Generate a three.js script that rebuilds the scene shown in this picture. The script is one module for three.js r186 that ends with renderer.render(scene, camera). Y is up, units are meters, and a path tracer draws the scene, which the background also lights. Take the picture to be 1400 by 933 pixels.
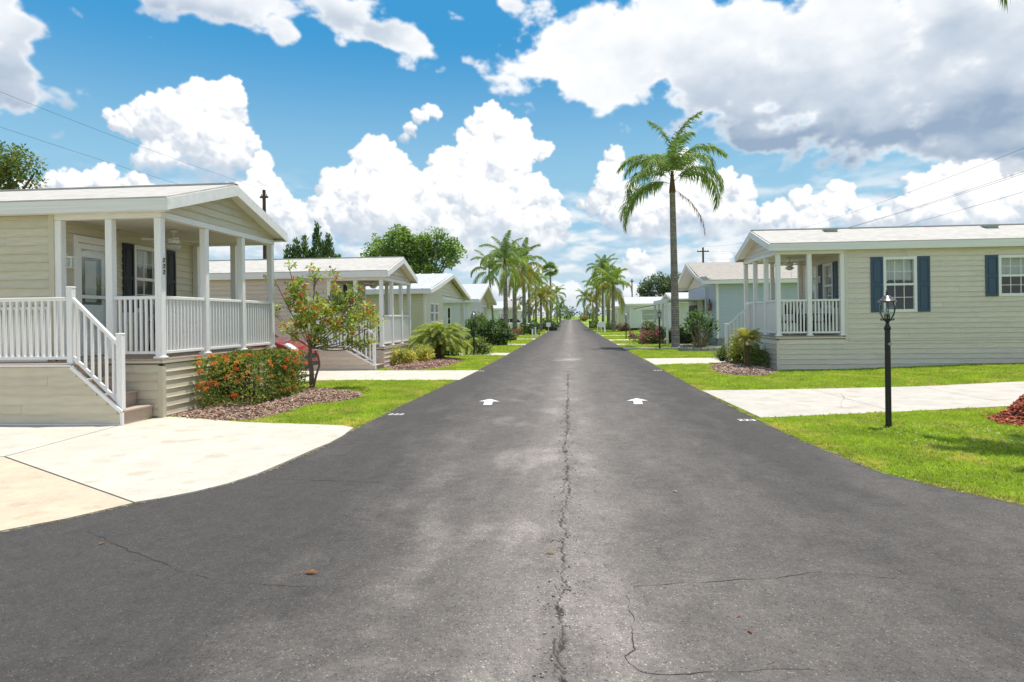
import * as THREE from 'three';
import { mergeGeometries } from 'three/addons/utils/BufferGeometryUtils.js';
import { RoundedBoxGeometry } from 'three/addons/geometries/RoundedBoxGeometry.js';
import { TextGeometry } from 'three/addons/geometries/TextGeometry.js';
import { FontLoader } from 'three/addons/loaders/FontLoader.js';
import { createNoise2D, createNoise3D, createNoise4D } from 'simplex-noise';

// ------------------------------------------------------------------ camera, sky, sun, exposure
const F = 900, EYE = 1.6, YAW = Math.atan(80 / F), ROLL = 0.012, SHIFT = 30.5;
const scene = new THREE.Scene();
const camera = new THREE.PerspectiveCamera(2 * Math.atan(466.5 / F) * 180 / Math.PI, 1400 / 933, 0.05, 3000);
camera.position.set(0, EYE, 0);
camera.rotation.order = 'YXZ';
camera.rotation.set(0, YAW, -ROLL);
camera.setViewOffset(1400, 933, 0, SHIFT, 1400, 933);
const SUN = new THREE.Vector3(0.17, 1, -0.12).normalize();
const EXPOSURE = 1.42;

function mulberry(a) { return () => { a = (a + 0x6d2b79f5) | 0; let t = Math.imul(a ^ (a >>> 15), 1 | a); t = (t + Math.imul(t ^ (t >>> 7), 61 | t)) ^ t; return ((t ^ (t >>> 14)) >>> 0) / 4294967296; }; }
const noise2 = createNoise2D(mulberry(11)), noise3 = createNoise3D(mulberry(12)), noise4 = createNoise4D(mulberry(13));
const clamp = (x, a = 0, b = 1) => Math.min(b, Math.max(a, x)), lerp = (a, b, t) => a + (b - a) * t;
const sstep = (a, b, x) => { const t = clamp((x - a) / (b - a)); return t * t * (3 - 2 * t); };
const fbm2 = (x, y, o = 4) => { let s = 0, a = 0.5; for (let i = 0; i < o; i++) { s += a * noise2(x, y); x = x * 2.03 + 7.1; y = y * 2.03 - 3.7; a *= 0.5; } return s; };
// a photograph pixel (1400 x 933) as a direction; where it meets the ground, a plane across the road (z) or along it (x)
const fwd = new THREE.Vector3(-Math.sin(YAW), 0, -Math.cos(YAW)), rgt0 = new THREE.Vector3(Math.cos(YAW), 0, -Math.sin(YAW));
const rgt = rgt0.clone().multiplyScalar(Math.cos(ROLL)).add(new THREE.Vector3(0, -Math.sin(ROLL), 0)), upv = rgt0.clone().multiplyScalar(Math.sin(ROLL)).add(new THREE.Vector3(0, Math.cos(ROLL), 0));
const ray = (px, py) => fwd.clone().addScaledVector(rgt, (px - 700) / F).addScaledVector(upv, -(py - 466.5 + SHIFT) / F);
const gp = (px, py, y = 0) => { const d = ray(px, py), t = (y - EYE) / d.y; return [d.x * t, d.z * t]; };
const atz = (px, py, z) => { const d = ray(px, py), t = z / d.z; return new THREE.Vector3(d.x * t, EYE + d.y * t, z); };
const atx = (px, py, x) => { const d = ray(px, py), t = x / d.x; return new THREE.Vector3(x, EYE + d.y * t, d.z * t); };

// The sky: clear summer blue with cumulus towers round the horizon and broken cloud overhead, as radiance by direction.
function makeSky() {
  const W = 4096, H = 2048, R0 = H / 2, N = H - R0, data = new Float32Array(W * H * 4), D = 180 / Math.PI;
  const rnd = mulberry(77);
  const hgt = new Float32Array(W * N).fill(-1e9), alpha = new Float32Array(W * N), nx = new Float32Array(W * N), ny = new Float32Array(W * N), low = new Float32Array(W * N);
  const pd = W / 360;                                                  // pixels in a degree
  const toAE = (px, py) => { const d = ray(px, py).normalize(); return [(Math.atan2(d.z, d.x) + Math.PI / 2) * D, Math.asin(d.y) * D]; };
  const wx = new Float32Array(W * N), wy = new Float32Array(W * N);
  const rowMax = Math.floor(62 * pd);
  for (let j = 0; j < rowMax; j++) for (let i = 0; i < W; i++) {
    const a = i / pd, e = j / pd, k = j * W + i, c = Math.cos(a / D) * 57.3, s = Math.sin(a / D) * 57.3;
    const n1 = noise3(c * 0.8, s * 0.8, e * 0.8), n2 = noise3(c * 2.1, s * 2.1, e * 2.1 + 9), n3 = noise3(c * 4.7, s * 4.7, e * 4.7 + 5);
    wx[k] = n1 * 0.26 + n2 * 0.13 + n3 * 0.075; wy[k] = noise3(c * 0.8 + 40, s * 0.8, e * 0.8) * 0.26 + noise3(c * 2.1 + 40, s * 2.1, e * 2.1) * 0.13 - n3 * 0.06;
  }
  function splat(a, e, z, r, base, soft, bend) {                              // one ball of a cloud: azimuth, elevation, nearness, radius in degrees
    const ce = Math.cos(e / D), j0 = Math.max(0, Math.floor((e - r * 1.3 - 0.4) * pd)), j1 = Math.min(rowMax - 1, Math.ceil((e + r * 1.3 + 0.4) * pd)), hw = (r * 1.3 + 0.4) / ce;
    const i0 = Math.floor((a + 90 - hw) * pd), i1 = Math.ceil((a + 90 + hw) * pd);        // column 0 lies at azimuth -90
    for (let j = j0; j <= j1; j++) for (let ii = i0; ii <= i1; ii++) {
      const i = ((ii % W) + W) % W, k = j * W + i, am = Math.min(1, r * 0.75 + 0.25);
      const dx = ((ii + 0.5) / pd - 90 - a) * ce + wx[k] * am, dy = (j + 0.5) / pd - e + wy[k] * am, q = (dx * dx + dy * dy) / (r * r);
      if (q > 1.25) continue;
      const al = 1 - sstep(1 - soft, 1.02 + soft * 0.2, Math.sqrt(q));
      if (al <= 0) continue;
      const h = z + r * Math.sqrt(Math.max(0.0, 1 - q));
      alpha[k] = 1 - (1 - alpha[k]) * (1 - al);
      if (al > 0.06) {
        const t = clamp((h - hgt[k]) / (r * 0.3) + 0.5) * (hgt[k] < -1e8 ? 1 : 1), u = hgt[k] < -1e8 ? 1 : t * Math.min(1, al * 1.4), ub = hgt[k] < -1e8 ? 1 : u * bend;
        nx[k] = lerp(nx[k], dx / r, ub); ny[k] = lerp(ny[k], dy / r, ub); low[k] = lerp(low[k], (j / pd - base[0]) / base[1], u);
        if (h > hgt[k]) hgt[k] = hgt[k] < -1e8 ? h : lerp(hgt[k], h, u);
      }
    }
  }
  function grow(a, e, z, r, base, level, soft) {
    splat(a, e, z, r, base, soft, [1, 0.62, 0.4, 0.28, 0.2][level]);
    if (r < 0.34 || level > 3) return;
    const n = level === 0 ? 11 : level === 1 ? 7 : 4;
    for (let q = 0; q < n; q++) {
      const th = -0.45 + rnd() * (Math.PI + 0.9), ph = Math.acos(1 - rnd() * 1.1), sp = Math.sin(ph), rr = r * (0.3 + rnd() * 0.26), f = r * (0.72 + rnd() * 0.16);
      grow(a + Math.cos(th) * sp * f / Math.cos(e / D), e + Math.sin(th) * sp * f, z + Math.cos(ph) * f, rr, base, level + 1, soft);
    }
  }
  function cumulus(list, soft = 0.26) {                                // [px, py, radius in px] of a cloud's main heads, as seen from the camera
    const c = list.map(([x, y, r]) => { const [a, e] = toAE(x, y); return [a, e, r / F * D * Math.cos((a + 5) / D) ** 1.2 * Math.cos(e / D)]; });
    heads(c, soft);
  }
  function heads(c, soft) {
    const bot = Math.min(...c.map((q) => q[1] - q[2])), top = Math.max(...c.map((q) => q[1] + q[2]));
    c.forEach(([a, e, r]) => grow(a, e, (top - e) * 0.55, r, [bot, top - bot], 0, soft));
  }
  // towers in view
  cumulus([[268, 140, 28], [302, 152, 36], [232, 152, 26], [206, 168, 30], [255, 185, 52], [322, 196, 27], [176, 172, 20], [292, 214, 46], [228, 222, 36], [150, 157, 9]]);
  cumulus([[92, 252, 22], [140, 246, 20], [64, 256, 14], [190, 254, 22], [228, 250, 20], [30, 270, 20], [-20, 265, 30], [-70, 270, 26]]);
  cumulus([[338, 232, 28], [362, 268, 30], [384, 292, 22], [404, 300, 20], [330, 280, 40], [415, 330, 30]]);
  cumulus([[506, 216, 24], [520, 240, 36], [474, 262, 30], [548, 250, 30], [446, 292, 26], [578, 268, 30], [500, 300, 50], [545, 310, 55], [430, 320, 30]]);
  cumulus([[668, 180, 28], [692, 192, 30], [645, 212, 27], [712, 214, 24], [612, 224, 20], [676, 236, 44], [742, 206, 13], [722, 205, 14], [632, 268, 46], [705, 282, 40], [745, 282, 24], [600, 300, 46], [660, 320, 60], [730, 325, 40]]);
  cumulus([[842, 216, 15], [836, 240, 16], [826, 262, 18], [850, 272, 22], [812, 280, 17], [845, 300, 22]]);
  cumulus([[938, 232, 22], [930, 262, 34], [986, 262, 24], [1016, 264, 20], [905, 300, 30], [960, 300, 36], [880, 312, 26], [1010, 300, 24]]);
  cumulus([[1098, 278, 17], [1148, 272, 21], [1130, 290, 24], [1066, 294, 20], [1180, 296, 20], [1210, 302, 16], [1040, 306, 18], [1100, 312, 26]]);
  cumulus([[1250, 246, 12], [1296, 246, 22], [1340, 240, 22], [1268, 262, 22], [1318, 266, 34], [1372, 270, 30], [1240, 290, 22], [1290, 296, 30], [1350, 300, 34], [1420, 280, 40], [1480, 262, 44]]);
  cumulus([[560, 178, 10], [574, 160, 11], [588, 152, 10], [598, 158, 7], [552, 190, 8]], 0.5);
  // the same kind of clouds all round
  for (let q = 0; q < 19; q++) {
    const a0 = 46 + (268 / 19) * (q + rnd() * 0.8), e0 = 3 + rnd() * 5, s = 1.6 + rnd() * 1.7, c = [];
    for (let t = 0; t < 7; t++) c.push([a0 + (rnd() - 0.5) * 8.5, e0 + Math.abs(rnd() + rnd() - 1) * 6, s * (0.55 + rnd() * 0.6)]);
    heads(c, 0.26);
  }
  // a low far band of cumulus above the horizon
  for (let q = 0; q < 150; q++) {
    const a = rnd() * 360 - 180, e = 0.6 + rnd() * 4.4, r = 0.5 + rnd() * 0.9;
    grow(a, e, -3, r, [e - r * 2.6, r * 4.6], 2, 0.3);
  }
  // broken cloud seen from below: [px, py, half width, half height, strength, greyness]
  const sheet = [[760, 60, 62, 44, 1.1, 0.05], [735, 95, 44, 36, 0.8, 0.0], [800, 105, 40, 44, 1.0, 0.05], [850, 70, 60, 60, 1.0, 0.05], [835, 130, 26, 20, 0.7, 0], [930, 40, 90, 66, 1.3, 0.1], [1010, 90, 90, 62, 1.3, 0.3], [1060, 130, 92, 62, 1.3, 0.55], [1160, 60, 110, 80, 1.4, 0.15], [1230, 130, 120, 64, 1.4, 0.5],
    [1330, 60, 120, 80, 1.4, 0.35], [1380, 120, 100, 56, 1.4, 0.55], [1045, 190, 34, 16, 0.9, 0.75], [1210, 176, 46, 20, 0.9, 0.65], [1330, 190, 70, 14, 0.7, 0.05], [1300, 20, 80, 40, 0.9, 0.75], [1450, 60, 140, 120, 1.4, 0.4], [1600, 40, 160, 110, 1.2, 0.3],
    [10, 70, 44, 66, 0.95, 0.42], [30, 130, 26, 22, 0.6, 0.35], [-60, 40, 90, 90, 1.1, 0.4], [105, 126, 26, 9, 0.35, 0.25], [280, 4, 84, 30, 1.05, 0.35], [355, 26, 40, 24, 0.95, 0.2], [392, 44, 26, 13, 0.75, 0.05], [440, 6, 36, 18, 0.7, 0.2], [500, 22, 56, 30, 0.95, 0.3], [560, 50, 52, 22, 0.85, 0.1], [600, 72, 46, 14, 0.6, 0.05], [470, 58, 30, 14, 0.6, 0.1],
    [640, 82, 30, 8, 0.5, 0.05], [690, 5, 22, 10, 0.55, 0.1], [655, 150, 10, 10, 0.5, 0.1], [686, 108, 16, 6, 0.45, 0.1]].map(([x, y, w, h, s, g]) => { const [a, e] = toAE(x, y), f = D / F * Math.cos(e / D); return [a, e, w * f * Math.cos(a / D) ** 1.2, h * f, s, g]; });
  for (let q = 0; q < 105; q++) { const e = 18 + Math.asin(rnd()) * D * 0.8, a = (rnd() * 360 + 360) % 360 - 180; if (a > -48 && a < 42 && e < 34) continue; const s = 3 + rnd() * 6; sheet.push([a, e, s * (1 + rnd()), s * (0.5 + rnd() * 0.4), 0.6 + rnd() * 0.7, rnd() * 0.55]); }
  const cov = new Float32Array(W * N), grey = new Float32Array(W * N);
  for (const [a, e, w, h, s, g] of sheet) {
    const j0 = Math.max(0, Math.floor((e - h * 2.4) * pd)), j1 = Math.min(N - 1, Math.ceil((e + h * 2.4) * pd));
    for (let j = j0; j <= j1; j++) {
      const ee = (j + 0.5) / pd, ce = Math.max(0.05, Math.cos(Math.min(89, ee) / D)), hw = Math.min(180, w * 2.4 / ce), i0 = Math.floor((a + 90 - hw) * pd), i1 = Math.ceil((a + 90 + hw) * pd), dy = (ee - e) / h;
      for (let ii = i0; ii < i1; ii++) {
        const dx = ((ii + 0.5) / pd - 90 - a) * ce / w, q = Math.exp(-(dx * dx + dy * dy) * 1.1) * s;
        if (q < 0.01) continue;
        const k = j * W + (((ii % W) + W) % W), lower = sstep(0.5, -0.7, dy);
        grey[k] = (grey[k] * cov[k] + q * g * (0.25 + 0.95 * lower)) / (cov[k] + q + 1e-6); cov[k] += q;
      }
    }
  }
  const srgb = (r, g, b) => [r, g, b].map((v) => { v /= 255; return (v <= 0.04045 ? v / 12.92 : ((v + 0.055) / 1.055) ** 2.4) / EXPOSURE; });
  const zen = srgb(38, 120, 196), mid = srgb(68, 157, 215), lowc = srgb(156, 205, 233), hor = srgb(208, 226, 236), white = srgb(252, 252, 252).map((v) => v * 1.14), soft = srgb(214, 223, 234), dark = srgb(156, 176, 200), haze = srgb(226, 236, 242);
  for (let j = 0; j < N; j++) {
    const e = (j + 0.5) / pd, ce = Math.cos(e / D), se = Math.sin(e / D), col = [0, 0, 0], air = [0, 1, 2].map((c) => e < 9 ? lerp(hor[c], lowc[c], sstep(0, 9, e)) : e < 24 ? lerp(lowc[c], mid[c], sstep(9, 24, e)) : lerp(mid[c], zen[c], sstep(24, 75, e)));
    for (let i = 0; i < W; i++) {
      const k = j * W + i, az = (i + 0.5) / pd / D, X = Math.cos(az) * ce, Z = Math.sin(az) * ce;
      col[0] = air[0]; col[1] = air[1]; col[2] = air[2];
      // broken cloud
      let n = 0;
      if (cov[k] > 0.02) {
        const P = 11; n = 0; let am = 0.5, f = P;
        for (let o = 0; o < 6; o++) { n += am * noise3(X * f, se * f * 1.5, Z * f); f *= 2.07; am *= 0.53; }
        const d = Math.min(1.5, cov[k]) * 1.12 + n * 1.25 - 0.5, al = sstep(-0.06, 0.5, d) * 0.96, thick = sstep(0.1, 0.9, d);
        let m = 0, f2 = 9, am2 = 0.5; for (let o = 0; o < 4; o++) { m += am2 * noise3(X * f2 + 5, se * f2 * 1.6, Z * f2); f2 *= 2.1; am2 *= 0.5; }
        const g = clamp(grey[k] * (0.35 + 0.8 * thick) * 1.5 + (m * 0.42 + n * 0.5) * (0.2 + grey[k]) + 0.02);
        for (let c = 0; c < 3; c++) { const w = g < 0.45 ? lerp(white[c], soft[c], g / 0.45) : lerp(soft[c], dark[c], (g - 0.45) / 0.55); col[c] = lerp(col[c], w, al); }
      }
      // cumulus
      let al = alpha[k];
      if (e < 13) {                                                    // thin far cloud low over the horizon
        let b = 0, f3 = 9, a3 = 0.5; for (let o = 0; o < 5; o++) { b += a3 * noise3(X * f3 + 2, se * f3 * 3.4, Z * f3); f3 *= 2.1; a3 *= 0.52; }
        const ab = sstep(-0.3, 0.42, b + 0.14 - Math.abs(e - 5) * 0.045) * 0.78 * sstep(13, 8, e), gb = sstep(0.3, -0.25, b + noise3(X * 30, se * 60, Z * 30) * 0.16);
        for (let c = 0; c < 3; c++) col[c] = lerp(col[c], lerp(white[c] * 0.92, lerp(soft[c], white[c], 0.3), gb), ab);
      }
      if (al > 0.003 && al < 0.995) { let w3 = 0, f4 = 42, a4 = 0.5; for (let o = 0; o < 4; o++) { w3 += a4 * noise3(X * f4 + 8, se * f4, Z * f4); f4 *= 2.15; a4 *= 0.6; } al = clamp(sstep(0.12, 0.92, al + w3 * 0.55)); }
      if (al > 0.003) al *= sstep(-0.02, 0.26, low[k] + noise3(X * 20, se * 20, Z * 20) * 0.12 + noise3(X * 60, se * 60, Z * 60) * 0.06);
      if (al > 0.003) {
        const zz = Math.sqrt(Math.max(0, 1 - nx[k] * nx[k] - ny[k] * ny[k])), lit = nx[k] * 0.30 + ny[k] * 0.66 + zz * 0.55;
        let m = 0, f2 = 26, am2 = 0.5; for (let o = 0; o < 3; o++) { m += am2 * noise3(X * f2, se * f2, Z * f2 + 3); f2 *= 2.1; am2 *= 0.55; }
        const s = clamp(0.32 + lit * 0.56 + sstep(0, 0.75, low[k]) * 0.26 + m * 0.34 - (1 - low[k]) * 0.05), far = 1 - sstep(1, 9, e);
        for (let c = 0; c < 3; c++) {
          let w = s > 0.55 ? lerp(soft[c], white[c], sstep(0.5, 0.92, s)) : lerp(dark[c] * 1.25, soft[c], sstep(-0.1, 0.6, s));
          w = lerp(w, haze[c], far * 0.55);
          col[c] = lerp(col[c], w, Math.min(1, al) * 0.99);
        }
      }
      const o = ((R0 + j) * W + ((i + 0) % W)) * 4;
      data[o] = col[0]; data[o + 1] = col[1]; data[o + 2] = col[2]; data[o + 3] = 1;
    }
  }
  // column i of the work arrays lies at azimuth i / pd - 90, which is u = i / W + (1/4 - 1/4): forward (-z) is u = 1/4
  const g = srgb(120, 130, 90);
  for (let o = 0; o < R0 * W * 4; o += 4) { data[o] = g[0]; data[o + 1] = g[1]; data[o + 2] = g[2]; data[o + 3] = 1; }
  const t = new THREE.DataTexture(data, W, H, THREE.RGBAFormat, THREE.FloatType);
  t.mapping = THREE.EquirectangularReflectionMapping; t.colorSpace = THREE.LinearSRGBColorSpace; t.magFilter = t.minFilter = THREE.LinearFilter; t.needsUpdate = true;
  return t;
}
scene.background = makeSky();
scene.environment = scene.background;
const sun = new THREE.DirectionalLight(new THREE.Color(1, 0.965, 0.9), 3.85);
sun.target.position.set(0, 0, -30); sun.position.copy(SUN).multiplyScalar(120).add(sun.target.position);
sun.castShadow = true; sun.shadow.mapSize.set(4096, 4096);
Object.assign(sun.shadow.camera, { left: -60, right: 60, top: 60, bottom: -90, near: 1, far: 400 });
scene.add(sun, sun.target);
const renderer = new THREE.WebGLRenderer({ antialias: true });
renderer.toneMapping = THREE.LinearToneMapping;
renderer.toneMappingExposure = EXPOSURE;
renderer.shadowMap.enabled = true; renderer.shadowMap.type = THREE.PCFSoftShadowMap;

// ------------------------------------------------------------------ helpers
const V3 = (x, y, z) => new THREE.Vector3(x, y, z);
const lin = (r, g, b) => new THREE.Color().setRGB(r, g, b);
const taken = new Map();
function numbered(name) { const n = taken.get(name) ?? 0; taken.set(name, n + 1); return n ? name + '_' + String(n).padStart(3, '0') : name; }
function tag(o, label, category, group) { o.userData.label = label; o.userData.category = category; if (group) o.userData.group = group; return o; }
function thing(name, label, category, [x, y, z] = [0, 0, 0], turn = 0, group) {
  const o = new THREE.Group(); o.name = numbered(name); o.position.set(x, y, z); o.rotation.y = turn; scene.add(o); return tag(o, label, category, group);
}
function part(name, geometry, material, parent) { const m = new THREE.Mesh(geometry, material); m.name = name; parent.add(m); return m; }
function group(name, parent) { const g = new THREE.Group(); g.name = name; parent.add(g); return g; }
function dup(root, [x, y, z], turn, label, scale = 1, grp) {
  const r = root.clone(); r.userData = { ...root.userData }; r.name = numbered(root.name.replace(/_\d{3}$/, '')); r.position.set(x, y, z); r.rotation.y = turn; r.scale.setScalar(scale); scene.add(r);
  if (label) r.userData.label = label; if (grp) r.userData.group = grp; return r;
}
function structure(name, geometry, material, parent = scene) { const m = part(parent === scene ? numbered(name) : name, geometry, material, parent); if (parent === scene) m.userData.kind = 'structure'; return m; }
function stuff(o, label, category) { o.userData.kind = 'stuff'; if (label) tag(o, label, category); return o; }
const cache = new Map();
const cached = (key, make) => { if (!cache.has(key)) cache.set(key, make()); return cache.get(key); };
const mm = (x) => Math.round(x * 1000) / 1000;
// boxes with a small chamfer, by size; shared between pieces of the same size
function boxGeo(w, h, d, r = 0) { w = mm(Math.abs(w)); h = mm(Math.abs(h)); d = mm(Math.abs(d)); return cached(`b${w},${h},${d},${r}`, () => r ? new RoundedBoxGeometry(w, h, d, 1, Math.min(r, w / 2.1, h / 2.1, d / 2.1)) : new THREE.BoxGeometry(w, h, d)); }
function box(name, parent, x0, x1, y0, y1, z0, z1, mat, r = 0) { const m = part(name, boxGeo(x1 - x0, y1 - y0, z1 - z0, r), mat, parent); m.position.set((x0 + x1) / 2, (y0 + y1) / 2, (z0 + z1) / 2); return m; }
function bx(x0, x1, y0, y1, z0, z1) { const g = new THREE.BoxGeometry(Math.abs(x1 - x0), Math.abs(y1 - y0), Math.abs(z1 - z0)); g.translate((x0 + x1) / 2, (y0 + y1) / 2, (z0 + z1) / 2); return g; }
// a bar from a to b with a rectangular section
function barGeo(a, b, w, h) { const d = b.clone().sub(a), g = new THREE.BoxGeometry(w, h, d.length()); g.applyQuaternion(new THREE.Quaternion().setFromRotationMatrix(new THREE.Matrix4().lookAt(b, a, V3(0, 1, 0)))); g.translate(...a.clone().add(b).multiplyScalar(0.5).toArray()); return g; }
function tubeGeo(pts, r, seg = 16, rad = 6) { return new THREE.TubeGeometry(new THREE.CatmullRomCurve3(pts), seg, r, rad); }
function plain(g) { const o = g.index ? g.toNonIndexed() : g; for (const k of Object.keys(o.attributes)) if (!['position', 'normal', 'uv'].includes(k)) o.deleteAttribute(k); return o; }
const merge = (list) => mergeGeometries(list.map(plain));
// a flat polygon [[x, z] ...] as a slab with its top at y and uv in metres
function slabGeo(poly, y, depth, hf) {
  const s = new THREE.Shape(poly.map(([x, z]) => new THREE.Vector2(x, -z))), g = new THREE.ExtrudeGeometry(s, { depth, bevelEnabled: false });
  g.rotateX(-Math.PI / 2); g.translate(0, y - depth, 0);
  const p = g.attributes.position, uv = g.attributes.uv;
  for (let i = 0; i < p.count; i++) { uv.setXY(i, p.getX(i) + p.getY(i) * 0.7, p.getZ(i)); if (hf) p.setY(i, p.getY(i) + hf(p.getX(i), p.getZ(i))); }
  return g;
}
const inPoly = (x, z, P) => { let c = false; for (let i = 0, j = P.length - 1; i < P.length; j = i++) { const [xi, zi] = P[i], [xj, zj] = P[j]; if ((zi > z) !== (zj > z) && x < (xj - xi) * (z - zi) / (zj - zi) + xi) c = !c; } return c; };
// the lay of the land: level by the camera, rising a little beyond the right-hand houses and towards the far field
const land = (x, z) => { const r = sstep(6, 13, x) * 0.17 * sstep(-70, -40, z), f = z < -70 ? 1.05 * sstep(-70, -235, z) + 1.35 * sstep(-235, -345, z) : 0; return r + f; };

// ------------------------------------------------------------------ textures and materials
function canvasTex(w, h, f, { srgb = true, rep = [1, 1] } = {}) {     // f(u, v) -> [r, g, b] 0..1, tiling is up to f
  const d = new Uint8Array(w * h * 4);
  for (let j = 0; j < h; j++) for (let i = 0; i < w; i++) { const c = f(i / w, j / h, i, j), o = (j * w + i) * 4; d[o] = clamp(c[0]) * 255; d[o + 1] = clamp(c[1]) * 255; d[o + 2] = clamp(c[2]) * 255; d[o + 3] = 255; }
  const t = new THREE.DataTexture(d, w, h); t.wrapS = t.wrapT = THREE.RepeatWrapping; t.magFilter = THREE.LinearFilter; t.minFilter = THREE.LinearMipmapLinearFilter; t.generateMipmaps = true;
  if (srgb) t.colorSpace = THREE.SRGBColorSpace; t.repeat.set(...rep); t.needsUpdate = true; return t;
}
// noise that repeats every unit of u and v
const tile3 = (u, v, f, s = 0) => { const a = u * 2 * Math.PI, b = v * 2 * Math.PI, R = f / (2 * Math.PI); return noise4(Math.cos(a) * R + s, Math.sin(a) * R + s * 3, Math.cos(b) * R - s, Math.sin(b) * R); };
const rt = mulberry(5);
const speck = (n, w) => { const a = new Float32Array(w * w); for (let q = 0; q < n; q++) { const x = Math.floor(rt() * w), y = Math.floor(rt() * w), r = rt() < 0.06 ? 3 : rt() < 0.22 ? 2 : rt() < 0.5 ? 1 : 0, v = rt(); for (let j = -r; j <= r; j++) for (let i = -r; i <= r; i++) if (i * i + j * j <= r * r + 0.4) a[((y + j + w) % w) * w + (x + i + w) % w] = v; } return a; };
const std = (o) => new THREE.MeshStandardMaterial(o);
const stone = speck(52000, 1024);
const asphaltTex = canvasTex(1024, 1024, (u, v, i, j) => { const s = stone[j * 1024 + i], n = tile3(u, v, 9, 1) * 0.05 + tile3(u, v, 40, 3) * 0.07; const b = 0.66 + n + (s > 0 ? (s - 0.45) * 0.55 : 0) + (s > 0.95 ? 0.2 : 0); return [b * 1.01, b, b * 0.985]; }, { rep: [0.55, 0.55] });
const asphaltBump = canvasTex(1024, 1024, (u, v, i, j) => { const s = stone[j * 1024 + i]; const b = 0.4 + (s > 0 ? s * 0.5 : 0) + tile3(u, v, 60, 4) * 0.1; return [b, b, b]; }, { srgb: false, rep: [0.55, 0.55] });
const concreteTex = canvasTex(1024, 1024, (u, v, i, j) => { const s = stone[(j * 1024 + i * 7) % 1048576]; const n = tile3(u, v, 5, 2) * 0.035 + tile3(u, v, 17, 6) * 0.03 + tile3(u, v, 90, 8) * 0.03, st = sstep(0.3, 0.8, tile3(u, v, 7, 21) + tile3(u, v, 31, 23) * 0.3) * 0.06; const b = 0.9 + n - st + (s > 0.85 ? -0.07 : 0); return [b, b * (0.985 - st * 0.3), b * (0.96 - st * 0.7)]; }, { rep: [0.3, 0.3] });
const concreteBump = canvasTex(512, 512, (u, v) => { const b = 0.5 + tile3(u, v, 60, 8) * 0.25 + tile3(u, v, 150, 9) * 0.25; return [b, b, b]; }, { srgb: false, rep: [0.9, 0.9] });
const lawnTex = canvasTex(1024, 1024, (u, v) => { const n = tile3(u, v, 6, 2) * 0.3 + tile3(u, v, 25, 4) * 0.3 + tile3(u, v, 110, 5) * 0.5, dry = sstep(0.25, 0.8, tile3(u, v, 9, 13) * 0.7 + tile3(u, v, 50, 15) * 0.4); const g = 0.74 + n * 0.28; return [lerp(0.66, 0.93, dry) * g, lerp(0.92, 0.9, dry) * g, lerp(0.18, 0.42, dry) * g]; }, { rep: [0.22, 0.22] });
const lawnBump = canvasTex(512, 512, (u, v) => { const b = 0.5 + tile3(u, v, 90, 8) * 0.3 + tile3(u, v, 200, 9) * 0.2; return [b, b, b]; }, { srgb: false, rep: [0.8, 0.8] });
const shingleTex = canvasTex(1024, 1024, (u, v, i, j) => { const row = Math.floor(v * 16), uu = u * 12 + (row % 2) * 0.5 + noise2(row * 3.1, 5) * 0.3, tab = Math.floor(uu), n = noise2(tab * 1.7 + row * 9.1, row * 2.3), f = v * 16 - row, gr = stone[j * 1024 + i]; const b = 0.88 + n * 0.045 + (gr > 0 ? (gr - 0.5) * 0.1 : 0) - (f < 0.06 ? 0.1 : 0); return [b, b * 0.985, b * 0.965]; }, { rep: [0.45, 0.45] });
const barkTex = canvasTex(256, 512, (u, v) => { const n = tile3(u, v, 7, 3) * 0.3 + tile3(u * 3 % 1, v, 14, 5) * 0.35; const b = 0.66 + n * 0.5; return [b, b * 0.93, b * 0.83]; });
const ringTex = canvasTex(256, 1024, (u, v) => { const w = v * 26 + tile3(u, v, 3, 9) * 0.45, f = w - Math.floor(w), n = tile3(u, v, 16, 4) * 0.14 + tile3(u, v, 60, 7) * 0.1, band = noise2(Math.floor(w) * 3.3, 1) * 0.09; const b = 0.74 + n + band - (f < 0.16 ? 0.24 : 0); return [b, b * 0.97, b * 0.92]; });
const ringBump = canvasTex(256, 1024, (u, v) => { const w = v * 26 + tile3(u, v, 3, 9) * 0.45, f = w - Math.floor(w); const b = (f < 0.16 ? 0.25 : 0.6 + 0.2 * f) + tile3(u, v, 60, 7) * 0.1; return [b, b, b]; }, { srgb: false });
const vinylTex = canvasTex(512, 256, (u, v) => { const n = tile3(u, v, 5, 2) * 0.03 + tile3(u, (v * 6) % 1, 12, 5) * 0.024 + tile3(u, v, 60, 3) * 0.012; const b = 0.955 + n; return [b, b, b]; });
const paintTex = canvasTex(512, 512, (u, v, i, j) => { const w = sstep(0.42, 0.72, tile3(u, v, 40, 7) * 0.5 + tile3(u, v, 120, 9) * 0.45 + stone[j * 1024 + i] * 0.45), b = lerp(0.97, 0.42, w); return [b, b, b]; }, { rep: [1.3, 1.3] });
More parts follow.
